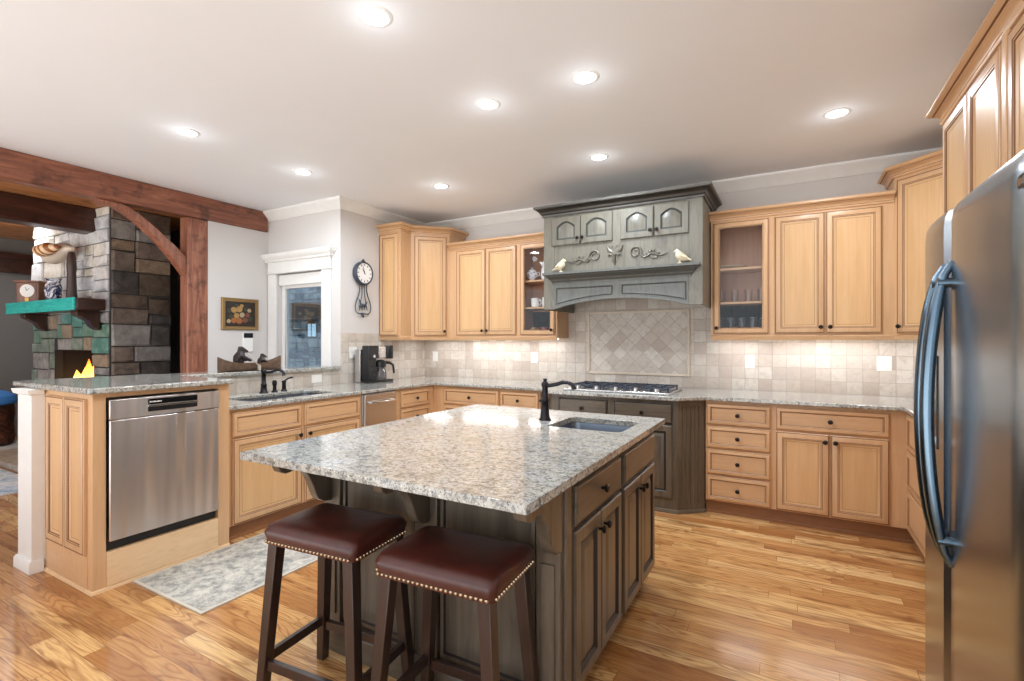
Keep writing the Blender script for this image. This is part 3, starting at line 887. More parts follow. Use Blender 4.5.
IX0, IX1, IY0, IY1 = -1.885, -.610, 1.170, 2.850
HX0, HX1, HY0, HY1 = -1.09, -.70, 2.30, 2.66
ct = slab(rrect(IX0,IX1,IY0,IY1,.008,2), [rrect(HX0,HX1,HY0,HY1,.05)], .884, .914).build('countertop', M['granite'], bevel=.007, ang=30)
tag(ct, 'speckled granite island countertop with a small prep sink', 'countertop')

def sink(label, x0, x1, y0, y1, depth, parts=1):
    t = thing('sink', label, 'sink', (x0, y0, .88))
    w, h = x1-x0, y1-y0; e = .012
    b = MB()
    o = rrect(-e,w+e,-e,h+e,.06); i = rrect(0,w,0,h,.05); bt = rrect(.02,w-.02,.02,h-.02,.05)
    n = len(o); z = .003
    vs = [(x,y,z) for x,y in o] + [(x,y,z) for x,y in i] + [(x,y,-depth) for x,y in bt] + [(x,y,z-.003) for x,y in o] + [(x,y,-depth-.004) for x,y in o]
    fs = []
    for k in range(n):
        j = (k+1) % n
        fs += [(k,j,n+j,n+k),(n+k,n+j,2*n+j,2*n+k),(k,3*n+k,3*n+j,j),(3*n+k,4*n+k,4*n+j,3*n+j)]
    fs += [tuple(2*n+k for k in range(n)), tuple(4*n+k for k in range(n-1,-1,-1))]
    b.add(vs, fs).build('basin', M['sink'], t)
    MB().lathe([(.0,.001),(.03,.001),(.042,.003),(.042,0),(.0,0)][::-1], (w/2,h/2,-depth+.001), 16).build('drain', M['chrome'], t)
    return t
sink('stainless undermount prep sink in the island top', HX0, HX1, HY0, HY1, .15)
sink('stainless undermount sink below the ledge and window', SX0, SX1, SY0, SY1, .18)

# ------------------------------------------------------------------ island
t = thing('kitchen_island', 'grey-brown stained island cabinet with corbels under its granite top', 'island', (-1.22, 2.15, 0))
ox, oy = 1.22, -2.15
bx0, bx1, by0, by1 = -1.81, -.665, 1.535, 2.80
b = MB()
for (x0,x1,y0,y1) in ((bx0,bx1,by0,by0+.02),(bx0,bx1,by1-.02,by1),(bx0,bx0+.02,by0+.02,by1-.02),(bx1-.02,bx1,by0+.02,by1-.02)):
    b.box(x0+ox,x1+ox,y0+oy,y1+oy,.11,.884)
b.box(bx0+.02+ox,bx1-.02+ox,by0+.02+oy,by1-.02+oy,.11,.13)
b.build('carcass', M['stain'], t, smooth=False)
MB().box(bx0+.03+ox,bx1-.05+ox,by0+.03+oy,by1-.04+oy,0,.11).build('plinth', M['stain_dark'], t)
# stool-side panelling
b = MB()
for xc, wd in ((bx0+.05,.10),(-1.235,.11),(bx1-.045,.09)):
    b.box(xc-wd/2+ox, xc+wd/2+ox, by0-.022+oy, by0+oy, .10, .884)
    b.box(xc-wd/2+.02+ox, xc+wd/2-.02+ox, by0-.030+oy, by0-.022+oy, .16, .60)
b.box(bx0+ox, bx1+ox, by0-.016+oy, by0+oy, .82, .884)
b.build('pilasters', M['stain'], t, bevel=.003)
b = MB().sweep([(0,.0),(.022,.0),(.022,.09),(.014,.105),(.010,.12),(0,.125)], [(bx0+ox,by1+oy-.1),(bx0+ox,by0-.016+oy),(bx1+ox,by0-.016+oy)])
b.build('base_moulding', M['stain_h'], t, ang=28)
for x0, x1 in ((bx0+.11,-1.30),(-1.17,bx1-.10)):
    w_, h_ = x1-x0, .67
    b = MB().panel(w_, h_, [(0,0,0),(0,-.012,0),(.014,-.012,0),(.020,-.004,1),(.024,-.003,0)])
    b.build('inset_panel', [M['stain'], M['stain_dark']], t, (x0+ox, by0+oy, .14))
# corbels
cpts = [(0,.884),(-.262,.884),(-.262,.85),(-.252,.830),(-.228,.818),(-.205,.820),(-.185,.828),(-.165,.826),(-.142,.810),(-.118,.780),(-.10,.745),(-.085,.705),(-.07,.675),(-.04,.656),(0,.65)]
for xc in (bx0+.03, -1.235, bx1-.015):
    MB().prism([(y+by0-.022+oy, z) for y, z in cpts], xc-.022+ox, xc+.022+ox, ax='x').build('corbel', M['stain'], t, bevel=.004)
# cabinet side facing the fridge
def idoor(y0, y1, z0, z1, style, kn=None, name='door'):
    return door(t, (bx1+ox, y0+oy, z0), R(90), y1-y0, z1-z0, style, kn, name)
idoor(1.60,2.135,.70,.85,'stain_drawer',(.267,.075),'drawer')
idoor(2.18,2.745,.70,.85,'stain_drawer',None,'drawer')
for y0, y1 in ((1.60,2.135),(2.18,2.745)):
    m_ = (y0+y1)/2
    idoor(y0,m_-.002,.125,.685,'stain',(m_-.002-y0-.03,.50))
    idoor(m_+.002,y1,.125,.685,'stain',(.03,.50))
b = MB().box(bx1+ox, bx1+.012+ox, by0+oy, by0+.05+oy, .1, .884); b.build('corner_post', M['stain'], t, bevel=.003)

# ------------------------------------------------------------------ range hood
HYF = 4.15
t = thing('range_hood', 'large grey-green wooden range hood with small arched doors above the cooktop', 'range hood', (-1.295, HYF, 0))
hx = 1.295
h0, h1 = -1.99, -.60
b = MB()
b.box(h0+hx, h1+hx, .02, YB-HYF, 1.93, 2.50)
b.box(h0+hx, h0+.02+hx, .02, YB-HYF-.013, 1.637, 1.93).box(h1-.02+hx, h1+hx, .02, YB-HYF-.013, 1.637, 1.93)
b.box(h0+hx, h0+.105+hx, 0, .02, 1.637, 2.50).box(h1-.105+hx, h1+hx, 0, .02, 1.637, 2.50)
b.build('body', M['hood'], t, bevel=.002)
MB().box(h0+.10+hx, h1-.10+hx, .006, .02, 1.95, 2.50).build('back_board', M['hood'], t)
b = MB().box(h0+.02+hx, h1-.02+hx, .05, YB-HYF-.03, 1.85, 1.93); b.build('liner', M['steel'], t)
# arched valance
x0, x1 = h0+.105+hx, h1-.105+hx
poly = [(x0,1.93)] + [(x0, 1.640)]
for k in range(17):
    q = k/16; poly.append((x0+.03+(x1-x0-.06)*q, 1.645+.072*math.sin(math.pi*q)**.8))
poly += [(x1,1.640),(x1,1.93)]
MB().prism(poly, .0, .02, ax='y').build('valance', M['hood_low'], t, bevel=.002)
for xa, xb in ((x0+.02,-.04),(.04,x1-.02)):
    n = 12; w_ = xb-xa
    def lo(x): 
        q = (x-x0-.03)/(x1-x0-.06); q = min(max(q,0),1); return 1.645+.072*math.sin(math.pi*q)**.8+.035
    vs = []; top = 1.83
    for ins, yy in ((0,-.004),(.006,-.008),(.018,.010)):
        ring = []
        for k in range(n+1):
            xx = xa+ins+(w_-2*ins)*k/n; ring.append((xx, yy, lo(xx)+ins))
        for k in range(n, -1, -1):
            xx = xa+ins+(w_-2*ins)*k/n; ring.append((xx, yy, top-ins))
        vs += ring
    k = 2*(n+1); fs = []; ms = []
    m = MB()
    for r_ in range(2):
        for j in range(k):
            fs.append((r_*k+j, r_*k+(j+1)%k, (r_+1)*k+(j+1)%k, (r_+1)*k+j)); ms.append(1 if r_ == 0 else 0)
    m.v = vs; m.f = [list(f) for f in fs]; m.m = ms
    for j in range(n):
        m.f.append([2*k+j, 2*k+j+1, 2*k+k-2-j, 2*k+k-1-j]); m.m.append(0)
    m.build('valance_panel', [M['hood_low'], M['hood_dark']], t, (0,-.001,0))
# mantel shelf moulding
b = MB().sweep([(0,1.865),(.010,1.865),(.012,1.88),(.022,1.895),(.028,1.905),(.055,1.93),(.070,1.942),(.080,1.945),(.080,1.965),(0,1.965)], [(h0+.10+hx,.02),(h0+.10+hx,0),(h1-.095+hx,0),(h1-.095+hx,.02)], 0, {0:1,2:1,4:1,6:1})
b.build('mantel_shelf', [M['hood_low'], M['hood_dark']], t, ang=35)
b = MB().sweep([(0,2.49),(.012,2.49),(.014,2.505),(.026,2.515),(.032,2.53),(.058,2.553),(.072,2.558),(.075,2.578),(0,2.578)], [(h0+hx,YB-HYF-.1),(h0+hx,0),(h1+hx,0),(h1+hx,YB-HYF-.1)], 0, {2:1,4:1})
b.build('crown_moulding', [M['hood_trim'], M['stain_dark']], t, ang=35)
for xa, xb, kn in ((-1.905,-1.628,'r'),(-1.622,-1.335,'l'),(-1.262,-.985,'r'),(-.975,-.705,'l')):
    w_ = xb-xa; door(t, (xa+hx, .006, 2.215), 0, w_, .255, 'hood', (w_-.02 if kn == 'r' else .02, .05))
# carved scroll mouldings
def scroll(s):
    b = MB(); c = []
    for k in range(26):
        a = k/25*math.pi*2.6; r = .052*(1-k/25*.62)
        c.append((s*(.10 - r*math.cos(a)), 0, .01 + r*math.sin(a)))
    b.tube(c, [.013-.006*k/25 for k in range(26)], 8, flat=.7)
    c = [(s*(.10-.052+ -.0),0,.01)]
    st = [(s*(.048+ -.02*k), 0, .01-.05*math.sin(k*.55)+.012*k-.02) for k in range(9)]
    b.tube([(s*x,0,z) for x,z in ((.055,-.015),(.03,-.035),(0,-.028),(-.03,-.008),(-.06,-.012),(-.09,-.03),(-.13,-.028),(-.165,-.012))], [.012,.013,.012,.012,.011,.010,.008,.003], 8, flat=.7)
    for (x,z,r) in ((-.02,.012,.016),(-.05,.016,.013),(-.085,-.008,.012),(.02,-.012,.014)):
        b.lathe([(0,-.008),(r*.8,-.004),(r,0),(r*.8,.006),(0,.01)], (s*x,0,z), 10, ax='y')
    b.tube([(s*x,0,z) for x,z in ((-.02,-.03),(-.045,-.048),(-.075,-.045),(-.085,-.03))], [.008,.007,.006,.003], 6)
    return b
for s, xc in ((1,-1.595),(-1,-1.035)):
    scroll(s).build('carved_scroll', M['hood'], t, (xc+hx, .0, 2.085))
b = MB()
b.lathe([(0,-.012),(.05,-.008),(.052,0),(0,.016)], (0,0,.03), 14, ax='y', sx=1, sy=1)
b.lathe([(0,-.012),(.03,-.006),(.032,0),(0,.014)], (0,0,-.035), 12, ax='y')
b.tube([(0,0,.0),(0,0,-.05),(0,0,-.085)], [.04,.026,.006], 10, flat=.5)
for s in (1,-1):
    b.tube([(s*.02,0,.02),(s*.055,0,.05),(s*.065,0,.075),(s*.045,0,.078)], [.016,.016,.012,.004], 8)
    b.tube([(s*.025,0,0),(s*.05,0,.01),(s*.06,0,-.015)], [.014,.012,.004], 8)
    b.tube([(s*.005,0,.05),(s*.018,0,.08),(s*.03,0,.07)], [.012,.010,.004], 8)
b.build('carved_crest', M['hood'], t, (-1.315+hx, .0, 2.09))

# ------------------------------------------------------------------ refrigerator
FXF = .44
t = thing('refrigerator', 'stainless side-by-side fridge with long curved handles', 'refrigerator', (FXF, 1.45, 0))
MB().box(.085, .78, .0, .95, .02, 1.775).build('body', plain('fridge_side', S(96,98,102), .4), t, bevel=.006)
MB().box(.10, .75, .03, .92, 0, .02).build('base_grille', M['black'], t)
def fdoor(y0, y1):
    n = 12; p = []
    for k in range(n+1):
        q = k/n; e = abs(q-.5)*2
        p.append((.004*e**2 + .020*max(0,(e-.92)/.08)**2, y0+(y1-y0)*q))
    p += [(.078, y1), (.078, y0)]
    m = MB()
    # vertical sections with a softly rolled top
    zs = [(.055,0),(1.725,0),(1.758,.004),(1.779,.014),(1.790,.032)]
    k = len(p); vs = []; fs = []
    for z, dx in zs:
        for i, (x, y) in enumerate(p): vs.append((x+(dx if i <= n else 0), y, z))
    for a in range(len(zs)-1):
        for j in range(k): fs.append((a*k+j, a*k+(j+1)%k, (a+1)*k+(j+1)%k, (a+1)*k+j))
    fs += [tuple(range(k-1,-1,-1)), tuple((len(zs)-1)*k+j for j in range(k))]
    return m.add(vs, fs)
d1 = fdoor(0, .634).build('door', M['steel_fridge'], t, ang=25)
d2 = fdoor(.646, .95).build('freezer_door', M['steel_fridge'], t, ang=25)
def fhandle(y):
    zs = [1.60 - .96*k/24 for k in range(25)]
    pts = []; rr = []
    for k in range(25):
        q = k/24; f = math.sin(math.pi*q)**.55
        pts.append((.008-.064*f, y, zs[k])); rr.append(.010+.009*min(1, math.sin(math.pi*q)*2.2))
    b = MB().tube(pts, rr, 14)
    for z in (1.535, .715): b.tube([(.01,y,z),(-.03,y,z)], .016, 12)
    return b
fhandle(.592).build('handle', M['handle'], d1)
fhandle(.672).build('handle', M['handle'], d2)
dp = MB().box(-.003, .004, .735, .90, .98, 1.30).build('dispenser', M['blackgloss'], d2, bevel=.001)
MB().box(-.006, -.003, .75, .885, .995, 1.02).build('drip_tray', M['chrome'], dp)
b = MB().prism(rrect(.0,.05,1.683,1.713,.013,4), -.002, .003, ax='x', mat=0)
b.prism(rrect(.007,.018,1.69,1.706,.004,3), -.003, -.002, ax='x', mat=1)
b.prism(rrect(.024,.043,1.69,1.706,.004,3), -.003, -.002, ax='x', mat=1)
b.build('badge', [M['black'], M['chrome']], d1)

# ------------------------------------------------------------------ bar stools
def make_stool(label, x, y, rz):
    t = thing('bar_stool', label, 'stool', (x, y, 0), R(rz), 'leather bar stools at the island')
    w, d = .43, .305
    m = MB(); vs = []; fs = []
    secs = [(0,.603,.03),(0,.62,.03),(-.006,.645,.034),(.004,.664,.04),(.03,.676,.05),(.065,.681,.045),(.10,.683,.03),(.13,.684,.018),(.1515,.684,.0005)]
    n = None
    for ins, z, r in secs:
        pts = rrect(-w/2+ins, w/2-ins, -d/2+ins, d/2-ins, r, 5); n = len(pts)
        # saddle: a touch lower in the middle of the width
        vs += [(px, py, z - (.012*math.cos(px/w*math.pi) if z > .65 else 0) + (.004 if z > .65 else 0)) for px, py in pts]
    for a in range(len(secs)-1):
        for j in range(n): fs.append((a*n+j, a*n+(j+1)%n, (a+1)*n+(j+1)%n, (a+1)*n+j))
    fs.append(tuple((len(secs)-1)*n+j for j in range(n))); fs.append(tuple(range(n-1,-1,-1)))
    seat = m.add(vs, fs).build('seat', M['leather'], t, ang=80)
    b = MB(); per = []
    for k in range(24): per += [(-w/2+.02+(w-.04)*k/23, -d/2-.001, 'y-'), (-w/2+.02+(w-.04)*k/23, d/2+.001, 'y+')]
    for k in range(17): per += [(-w/2-.001, -d/2+.02+(d-.04)*k/16, 'x-'), (w/2+.001, -d/2+.02+(d-.04)*k/16, 'x+')]
    for px, py, _ in per: b.lathe([(0,-.0065),(.0045,-.0045),(.0065,0),(.0045,.0045),(0,.0065)], (px,py,.613), 8)
    b.build('nailhead_trim', M['nail'], seat)
    MB().box(-w/2+.03, w/2-.03, -d/2+.03, d/2-.03, .585, .603).build('apron', M['walnut_leg'], t, bevel=.003)
    for sx in (-1,1):
        for sy in (-1,1):
            MB().bar((sx*.178,sy*.120,.603),(sx*.225,sy*.150,0),.044,.036).build('leg', M['walnut_leg'], t, bevel=.003)
    def at(sx, sy, z):
        q = 1-z/.603; return (sx*(.175+.047*q), sy*(.120+.030*q), z)
    for sy, z in ((-1,.155),(1,.155)):
        a, c = at(-1,sy,z), at(1,sy,z)
        MB().box(a[0]+.018, c[0]-.018, a[1]-.010, a[1]+.010, z-.018, z+.018).build('stretcher', M['walnut_leg'], t, bevel=.002)
    for sx, z in ((-1,.175),(1,.175)):
        a, c = at(sx,-1,z), at(sx,1,z)
        MB().box(a[0]-.010, a[0]+.010, a[1]+.018, c[1]-.018, z-.018, z+.018).build('stretcher', M['walnut_leg'], t, bevel=.002)
    return t
make_stool('oxblood leather saddle stool with brass nailheads, standing nearer the grey rug', -1.500, 1.316, 5)
make_stool('oxblood leather saddle stool with brass nailheads, standing nearer the fridge', -.955, 1.328, 4)

# ------------------------------------------------------------------ rug
t = thing('runner_rug', 'faded grey patterned runner rug on the wood floor before the sink', 'rug', (-2.865, 2.25, 0))
MB().box(-.325, .325, -.86, .86, .001, .010).build('pile', M['rug'], t)
b = MB()
for x0,x1,y0,y1 in ((-.34,-.325,-.875,.875),(.325,.34,-.875,.875),(-.325,.325,-.875,-.86),(-.325,.325,.86,.875)): b.box(x0,x1,y0,y1,.001,.009)
b.build('binding', M['rug_edge'], t)

# ------------------------------------------------------------------ cooktop
t = thing('cooktop', 'stainless gas cooktop with black iron grates, below the range hood', 'cooktop', (-1.29, 4.06, .914))
MB().prism(rrect(-.46,.46,-.02,.50,.015), .0, .018, ax='z').build('surface', M['steel'], t, bevel=.005)
for k in range(3):
    xa = -.43+.29*k
    b = MB()
    for q in range(4): b.box(xa+.005+.087*q, xa+.014+.087*q, .10, .475, .034, .048)
    for yy in (.105,.285,.465): b.box(xa, xa+.28, yy-.005, yy+.005, .032, .046)
    for px in (xa+.01, xa+.27):
        for py in (.11,.465): b.box(px-.007, px+.007, py-.007, py+.007, .017, .035)
    b.build('grate', M['iron'], t)
for px, py, r in ((-.29,.16,.04),(-.29,.38,.035),(0,.27,.055),(.29,.16,.035),(.29,.38,.04)):
    MB().lathe([(r,.017),(r,.026),(r*.8,.031),(0,.032)], (px,py,0), 16).build('burner', M['iron'], t)
for k in range(5):
    MB().lathe([(.021,.017),(.021,.024),(.018,.042),(.014,.045),(0,.045)], (-.34+.17*k,.035,0), 14).build('knob', M['chrome'], t)

# ------------------------------------------------------------------ faucets
t = thing('faucet', 'dark bronze single-post faucet beside the island prep sink', 'faucet', (-1.176, 2.467, .914))
MB().lathe([(.034,0),(.034,.006),(.027,.014),(.023,.05),(.020,.10),(.023,.105),(.023,.115),(.018,.12),(.016,.18),(.020,.187),(.021,.20),(.015,.21),(.008,.215),(.012,.222),(.008,.23),(0,.232)]).build('body', M['bronze'], t, ang=50)
MB().tube([(0,0,.19),(.03,0,.192),(.07,0,.200),(.105,0,.212),(.135,0,.213),(.160,0,.203),(.170,0,.188),(.172,0,.176)], [.012,.0115,.011,.011,.011,.011,.012,.014], 12).build('spout', M['bronze'], t)
MB().tube([(0,-.018,.09),(.005,-.045,.10),(.008,-.075,.115)], [.008,.006,.008], 10).build('lever', M['bronze'], t)
t = thing('faucet', 'dark bronze faucet with separate lever, behind the main sink below the canoe', 'faucet', (-3.83, 2.59, .914))
MB().lathe([(.034,0),(.034,.008),(.026,.016),(.022,.06),(.024,.065),(.024,.073),(.018,.08),(.017,.165),(.022,.172),(.022,.19),(.012,.2),(0,.203)]).build('body', M['bronze'], t, ang=50)
MB().tube([(0,0,.18),(.04,.005,.172),(.09,.012,.178),(.14,.02,.195),(.18,.025,.196),(.21,.03,.178),(.218,.032,.150)], [.013,.012,.012,.012,.012,.012,.015], 12).build('spout', M['bronze'], t)
h = MB().lathe([(.026,0),(.026,.008),(.018,.015),(.016,.07),(.020,.078),(.018,.09),(0,.095)]); h.tube([(0,0,.085),(.03,.02,.11),(.06,.04,.118)], [.008,.007,.009], 8)
h.build('lever', M['bronze'], t, (.0,.19,0))
MB().lathe([(.025,0),(.025,.008),(.016,.014),(.014,.05),(.018,.06),(.020,.085),(.012,.1),(0,.102)]).build('sprayer', M['bronze'], t, (0,.10,0))

# ------------------------------------------------------------------ outlets
def outlet(label, loc, rz, n=1, horizontal=False):
    w, h = (.078 if n == 1 else .098), .118
    if horizontal: w, h = h, w
    t = thing('outlet', label, 'outlet', loc, rz)
    MB().box(-w/2, w/2, -.006, 0, -h/2, h/2).build('plate', M['plastic_white'], t, bevel=.0025)
    for k in range(n):
        cx = 0 if n == 1 else (-.021+.042*k)
        for dz in (-.02,.02):
            p = (cx-.013, cx+.013, dz-.013, dz+.013) if not horizontal else (dz-.013, dz+.013, -.013, .013)
            MB().box(p[0], p[1], -.0078, -.006, p[2], p[3]).build('socket', M['plastic_white'], t, bevel=.001)
yt = YB-.012
outlet('white outlet under the angled corner cabinet by the coffee maker', (-3.80, yt, 1.157), 0)
outlet('white outlet under the glass cabinet of white china', (-2.44, yt, 1.165), 0)
outlet('white outlet under the glass cabinet of drinking glasses', (-.308, yt, 1.165), 0)
outlet('wide white double outlet near the fridge', (.65, yt, 1.170), 0, 2)
outlet('white outlet plate behind the black coffee maker', (XL+.012, 3.685, 1.225), R(90), 2)
outlet('white outlet lying sideways in the tile below the granite ledge', (XL+.012, 3.23, .985), R(90), 1, True)

# ------------------------------------------------------------------ recessed lights
def downlight(label, x, y, power=P_DOWN, col=(.85,.93,1.0), name='recessed_light'):
    t = thing(name, label, 'ceiling light', (x, y, ZC))
    MB().lathe([(.056,-.002),(.061,-.007),(.076,-.004),(.079,0),(.056,0)], seg=32).build('trim_ring', M['white'], t, ang=50)
    MB().lathe([(0,-.003),(.056,-.003),(.056,-.001),(0,-.001)], seg=32).build('lens', M['lamp'], t)
    l = area('downlight_lamp', (0,0,-.012), .13, .13, power, col, shape='DISK', spread=165); l.parent = t
    p = bpy.data.lights.new('downlight_glow', 'POINT'); p.energy = power*.035; p.color = col; p.shadow_soft_size = .04
    po = bpy.data.objects.new('downlight_glow', p); COL.objects.link(po); po.location = (0,0,-.11); po.parent = t
    return t
downlight('recessed ceiling light straight above the two leather stools', -1.603, 1.616)
downlight('recessed ceiling light above the island prep sink, on the fridge side', -.975, 2.551)
downlight('recessed ceiling light above the middle of the island, beyond the stools', -1.600, 2.553)
downlight('recessed ceiling light above the raised dishwasher', -3.625, 1.880)
downlight('recessed ceiling light in front of the range hood', -1.304, 3.716)
downlight('recessed ceiling light in front of the two-door wall cabinet near the fridge', .26, 3.734)
downlight('recessed ceiling light above the main sink by the window', -3.623, 2.811)
downlight('recessed ceiling light in front of the angled corner cabinet by the wall clock', -2.831, 3.694)
downlight('recessed ceiling light in the wooden great room ceiling by the fireplace', -8.10, 2.36, P_LIVING)
# under-cabinet strips
for x0, x1 in ((-3.27,-2.57),(-2.42,-2.10),(-.53,-.19),(-.07,.61)):
    area('undercabinet_lamp', ((x0+x1)/2, YB-.17, U0-.022), x1-x0, .03, P_UNDER*(x1-x0)/.5)
area('undercabinet_lamp', (-3.62, 4.62, U0-.022), .35, .03, P_UNDER*.8)
area('undercabinet_lamp', (.95, 4.62, U0-.022), .30, .03, P_UNDER*.7)

# ------------------------------------------------------------------ things in the glass cabinets
def cup(label, x, y, z, r=.038, h=.09, m='china', handle=True, group=None, name='mug'):
    t = thing(name, label, name.replace('_',' '), (x, y, z), 0, group)
    MB().lathe([(0,.004),(r*.8,0),(r*.9,.004),(r,h*.4),(r,h),(r-.004,h),(r-.005,.01),(0,.008)], seg=20).build('body', M[m], t)
    if handle: MB().tube([(r-.003,0,h*.8),(r+.018,0,h*.78),(r+.026,0,h*.5),(r+.015,0,h*.25),(r-.003,0,h*.2)], .005, 8).build('handle', M[m], t)
    return t
sb = thing('sugar_bowl', 'white and blue lidded sugar bowl with two handles, upper shelf of the china cabinet', 'sugar bowl', (-2.375, 4.67, 1.98))
MB().lathe([(0,0),(.032,0),(.034,.008),(.028,.016),(.052,.04),(.060,.065),(.052,.09),(.042,.1),(0,.1)], seg=24).build('body', M['bluechina'], sb)
MB().lathe([(.044,.1),(.040,.112),(.018,.124),(.008,.13),(.012,.14),(.006,.148),(0,.15)], seg=20).build('lid', M['bluechina'], sb)
for s in (-1,1): MB().tube([(s*.054,0,.085),(s*.080,0,.09),(s*.085,0,.06),(s*.056,0,.045)], .005, 8).build('handle', M['bluechina'], sb)
pt = thing('pitcher', 'white china pitcher on the upper shelf, half hidden by the hood', 'pitcher', (-2.215, 4.67, 1.98))
MB().lathe([(0,0),(.042,0),(.055,.05),(.05,.11),(.036,.15),(.04,.19),(.036,.19),(.03,.15),(.045,.05),(0,.01)], seg=20).build('body', M['china'], pt)
MB().tube([(.036,0,.17),(.075,0,.16),(.078,0,.10),(.053,0,.06)], .006, 8).build('handle', M['china'], pt)
MB().tube([(-.035,0,.16),(-.06,0,.185),(-.068,0,.195)], [.016,.011,.007], 8).build('spout', M['china'], pt)
cup('white china mug in the middle of the china cabinet, fully in view', -2.335, 4.66, 1.70, .045, .095)
cup('plain white china beaker beside the white mug in the china cabinet', -2.21, 4.66, 1.70, .042, .10, handle=False, name='beaker')
cup('amber pottery mug on the bottom of the china cabinet', -2.36, 4.67, 1.405, .042, .085, 'amber')
cup('brown-red pottery mug on the bottom of the china cabinet', -2.235, 4.67, 1.405, .045, .085, 'redpot')
cup('dark red pottery tumbler at the bottom of the china cabinet, beside the hood', -2.13, 4.67, 1.405, .036, .08, 'redpot', handle=False, name='tumbler')
def tumbler(x, y, z, r, h, label, group):
    t = MB().lathe([(0,0),(r*.82,0),(r,h),(r-.003,h),(r*.82-.003,.008),(0,.008)], seg=18).build('drinking_glass', M['tumbler'], None, (x,y,z))
    tag(t, label, 'glass', group); return t
for x in (-.515,-.41,-.305,-.205):
    for y in (4.64,):
        tumbler(x, y, 1.68, .034, .105, 'short clear drinking glass on the middle shelf of the glass cabinet', 'short glasses on the middle shelf')
for x in (-.525,-.44,-.355,-.27,-.19):
    tumbler(x, 4.65, 1.405, .034, .145, 'tall clear drinking glass on the bottom of the glass cabinet', 'tall glasses on the cabinet bottom')
p = MB().lathe([(0,0),(.055,0),(.12,.018),(.122,.022),(.055,.006),(0,.006)], seg=28).build('platter', M['cream'], None, (-.44, 4.70, 1.97))
tag(p, 'flat cream platter on the top shelf above the drinking glasses', 'platter')

# ------------------------------------------------------------------ birds on the hood shelf
def bird(label, x, s):
    t = thing('bird_figurine', label, 'figurine', (x, 4.095, 1.965))
    m = MB().tube([(s*-.078,0,.022),(s*-.05,0,.032),(s*-.02,0,.045),(s*.006,0,.058),(s*.020,0,.078),(s*.026,0,.096),(s*.034,0,.104),(s*.046,0,.100),(s*.060,0,.094)], [.005,.014,.028,.036,.030,.020,.018,.010,.001], 14)
    m.tube([(s*.008,.008,.0),(s*.006,.008,.04)], [.006,.009], 8).tube([(s*.008,-.008,.0),(s*.006,-.008,.04)], [.006,.009], 8)
    m.lathe([(0,0),(.024,0),(.020,.006),(0,.008)], (s*.01,0,0), 14)
    b_ = m.build('body', M['cream'], t, ang=60)
    for q in (-1,1): MB().tube([(s*.012,q*.026,.062),(s*-.02,q*.024,.05),(s*-.055,q*.012,.036)], [.010,.014,.003], 10, flat=.6).build('wing', M['cream'], b_)
bird('ivory bird figurine on the hood shelf at its china cabinet end', -1.80, 1)
bird('ivory bird figurine on the hood shelf at its drinking glass end', -.755, -1)

# ------------------------------------------------------------------ coffee maker
t = thing('coffee_maker', 'black and steel coffee maker with glass carafe on the granite counter', 'coffee maker', (-3.765, 3.68, .914), R(90))
# local: x along +y world, front faces +x world (local -y)
MB().box(0, .36, -.03, .16, 0, .024).build('base', M['black'], t, bevel=.006)
b = MB().box(.02, .135, .0, .09, .024, .385).box(.015,.14,-.03,.0,.25,.385).box(.02,.135,-.02,.0,.024,.17)
b.build('brewer_column', M['black'], t, bevel=.008)
MB().box(-.005, .12, .09, .165, .0, .345).build('water_reservoir', M['steel'], t, bevel=.006)
MB().lathe([(.0,-.006),(.016,-.006),(.016,0),(0,0)][::-1], (.078,-.031,.275), 16, ax='y').build('dial', M['chrome'], t)
MB().box(.045, .115, -.022, -.018, .07, .13).build('control_face', M['blackgloss'], t, bevel=.002)
MB().box(.145, .25, -.03, .14, .25, .380).build('tank', M['steel'], t, bevel=.01)
MB().box(.145, .25, .08, .16, .024, .25).build('back_column', M['steel'], t, bevel=.004)
MB().lathe([(.050,.245),(.053,.25),(.053,.37),(.046,.385),(0,.387)], (.31,.0,0), 24).build('brew_basket', M['black'], t)
MB().tube([(.25,.02,.31),(.27,.01,.31)], .03, 12).build('basket_arm', M['black'], t)
c = MB().lathe([(0,.03),(.055,.026),(.064,.05),(.062,.10),(.046,.150),(.044,.160),(.040,.150),(.057,.10),(.058,.05),(0,.034)], (.205,.01,0), 24).build('carafe', M['carafe'], t)
MB().lathe([(.050,.155),(.058,.16),(.056,.215),(.03,.235),(0,.236)], (.205,.01,0), 20).build('carafe_lid', M['black'], c)
MB().tube([(.25,.0,.205),(.31,-.02,.20),(.35,-.03,.175),(.362,-.03,.12),(.366,-.03,.085)], [.018,.015,.013,.012,.010], 10).build('carafe_handle', M['black'], c)

# ------------------------------------------------------------------ wall clock
t = thing('wall_clock', 'black iron wall clock with a lyre-shaped pendulum frame', 'clock', (XL, 3.81, 2.065), R(90))
MB().lathe([(0,0),(.118,0),(.125,.012),(.125,.045),(.118,.058),(.108,.058),(.106,.048),(0,.048)], ax='y', seg=36).build('case', M['iron'], t, ang=40)
f = MB().lathe([(0,.049),(.106,.049),(.106,.050),(0,.0505)], ax='y', seg=32).build('face', M['plastic_white'], t)
b = MB()
for k in range(12):
    a = R(30*k); b.box(-.004,.004,-.052,-.0505,.078,.098); b.xf(Matrix.Rotation(a,4,'Y'), len(b.v)-8)
b.build('hour_marks', M['black'], f)
MB().bar((0,-.053,-.01),(0,-.053,.055),.008,.003,.002,.002).xf(Matrix.Rotation(R(-35),4,'Y')).build('hour_hand', M['black'], f)
MB().bar((0,-.055,-.015),(0,-.055,.082),.006,.002,.002,.002).xf(Matrix.Rotation(R(-20),4,'Y')).build('minute_hand', M['black'], f)
MB().tube([(-.03,-.03,.118),(0,-.03,.142),(.03,-.03,.118)], [.006,.012,.006], 8).build('crest', M['iron'], t)
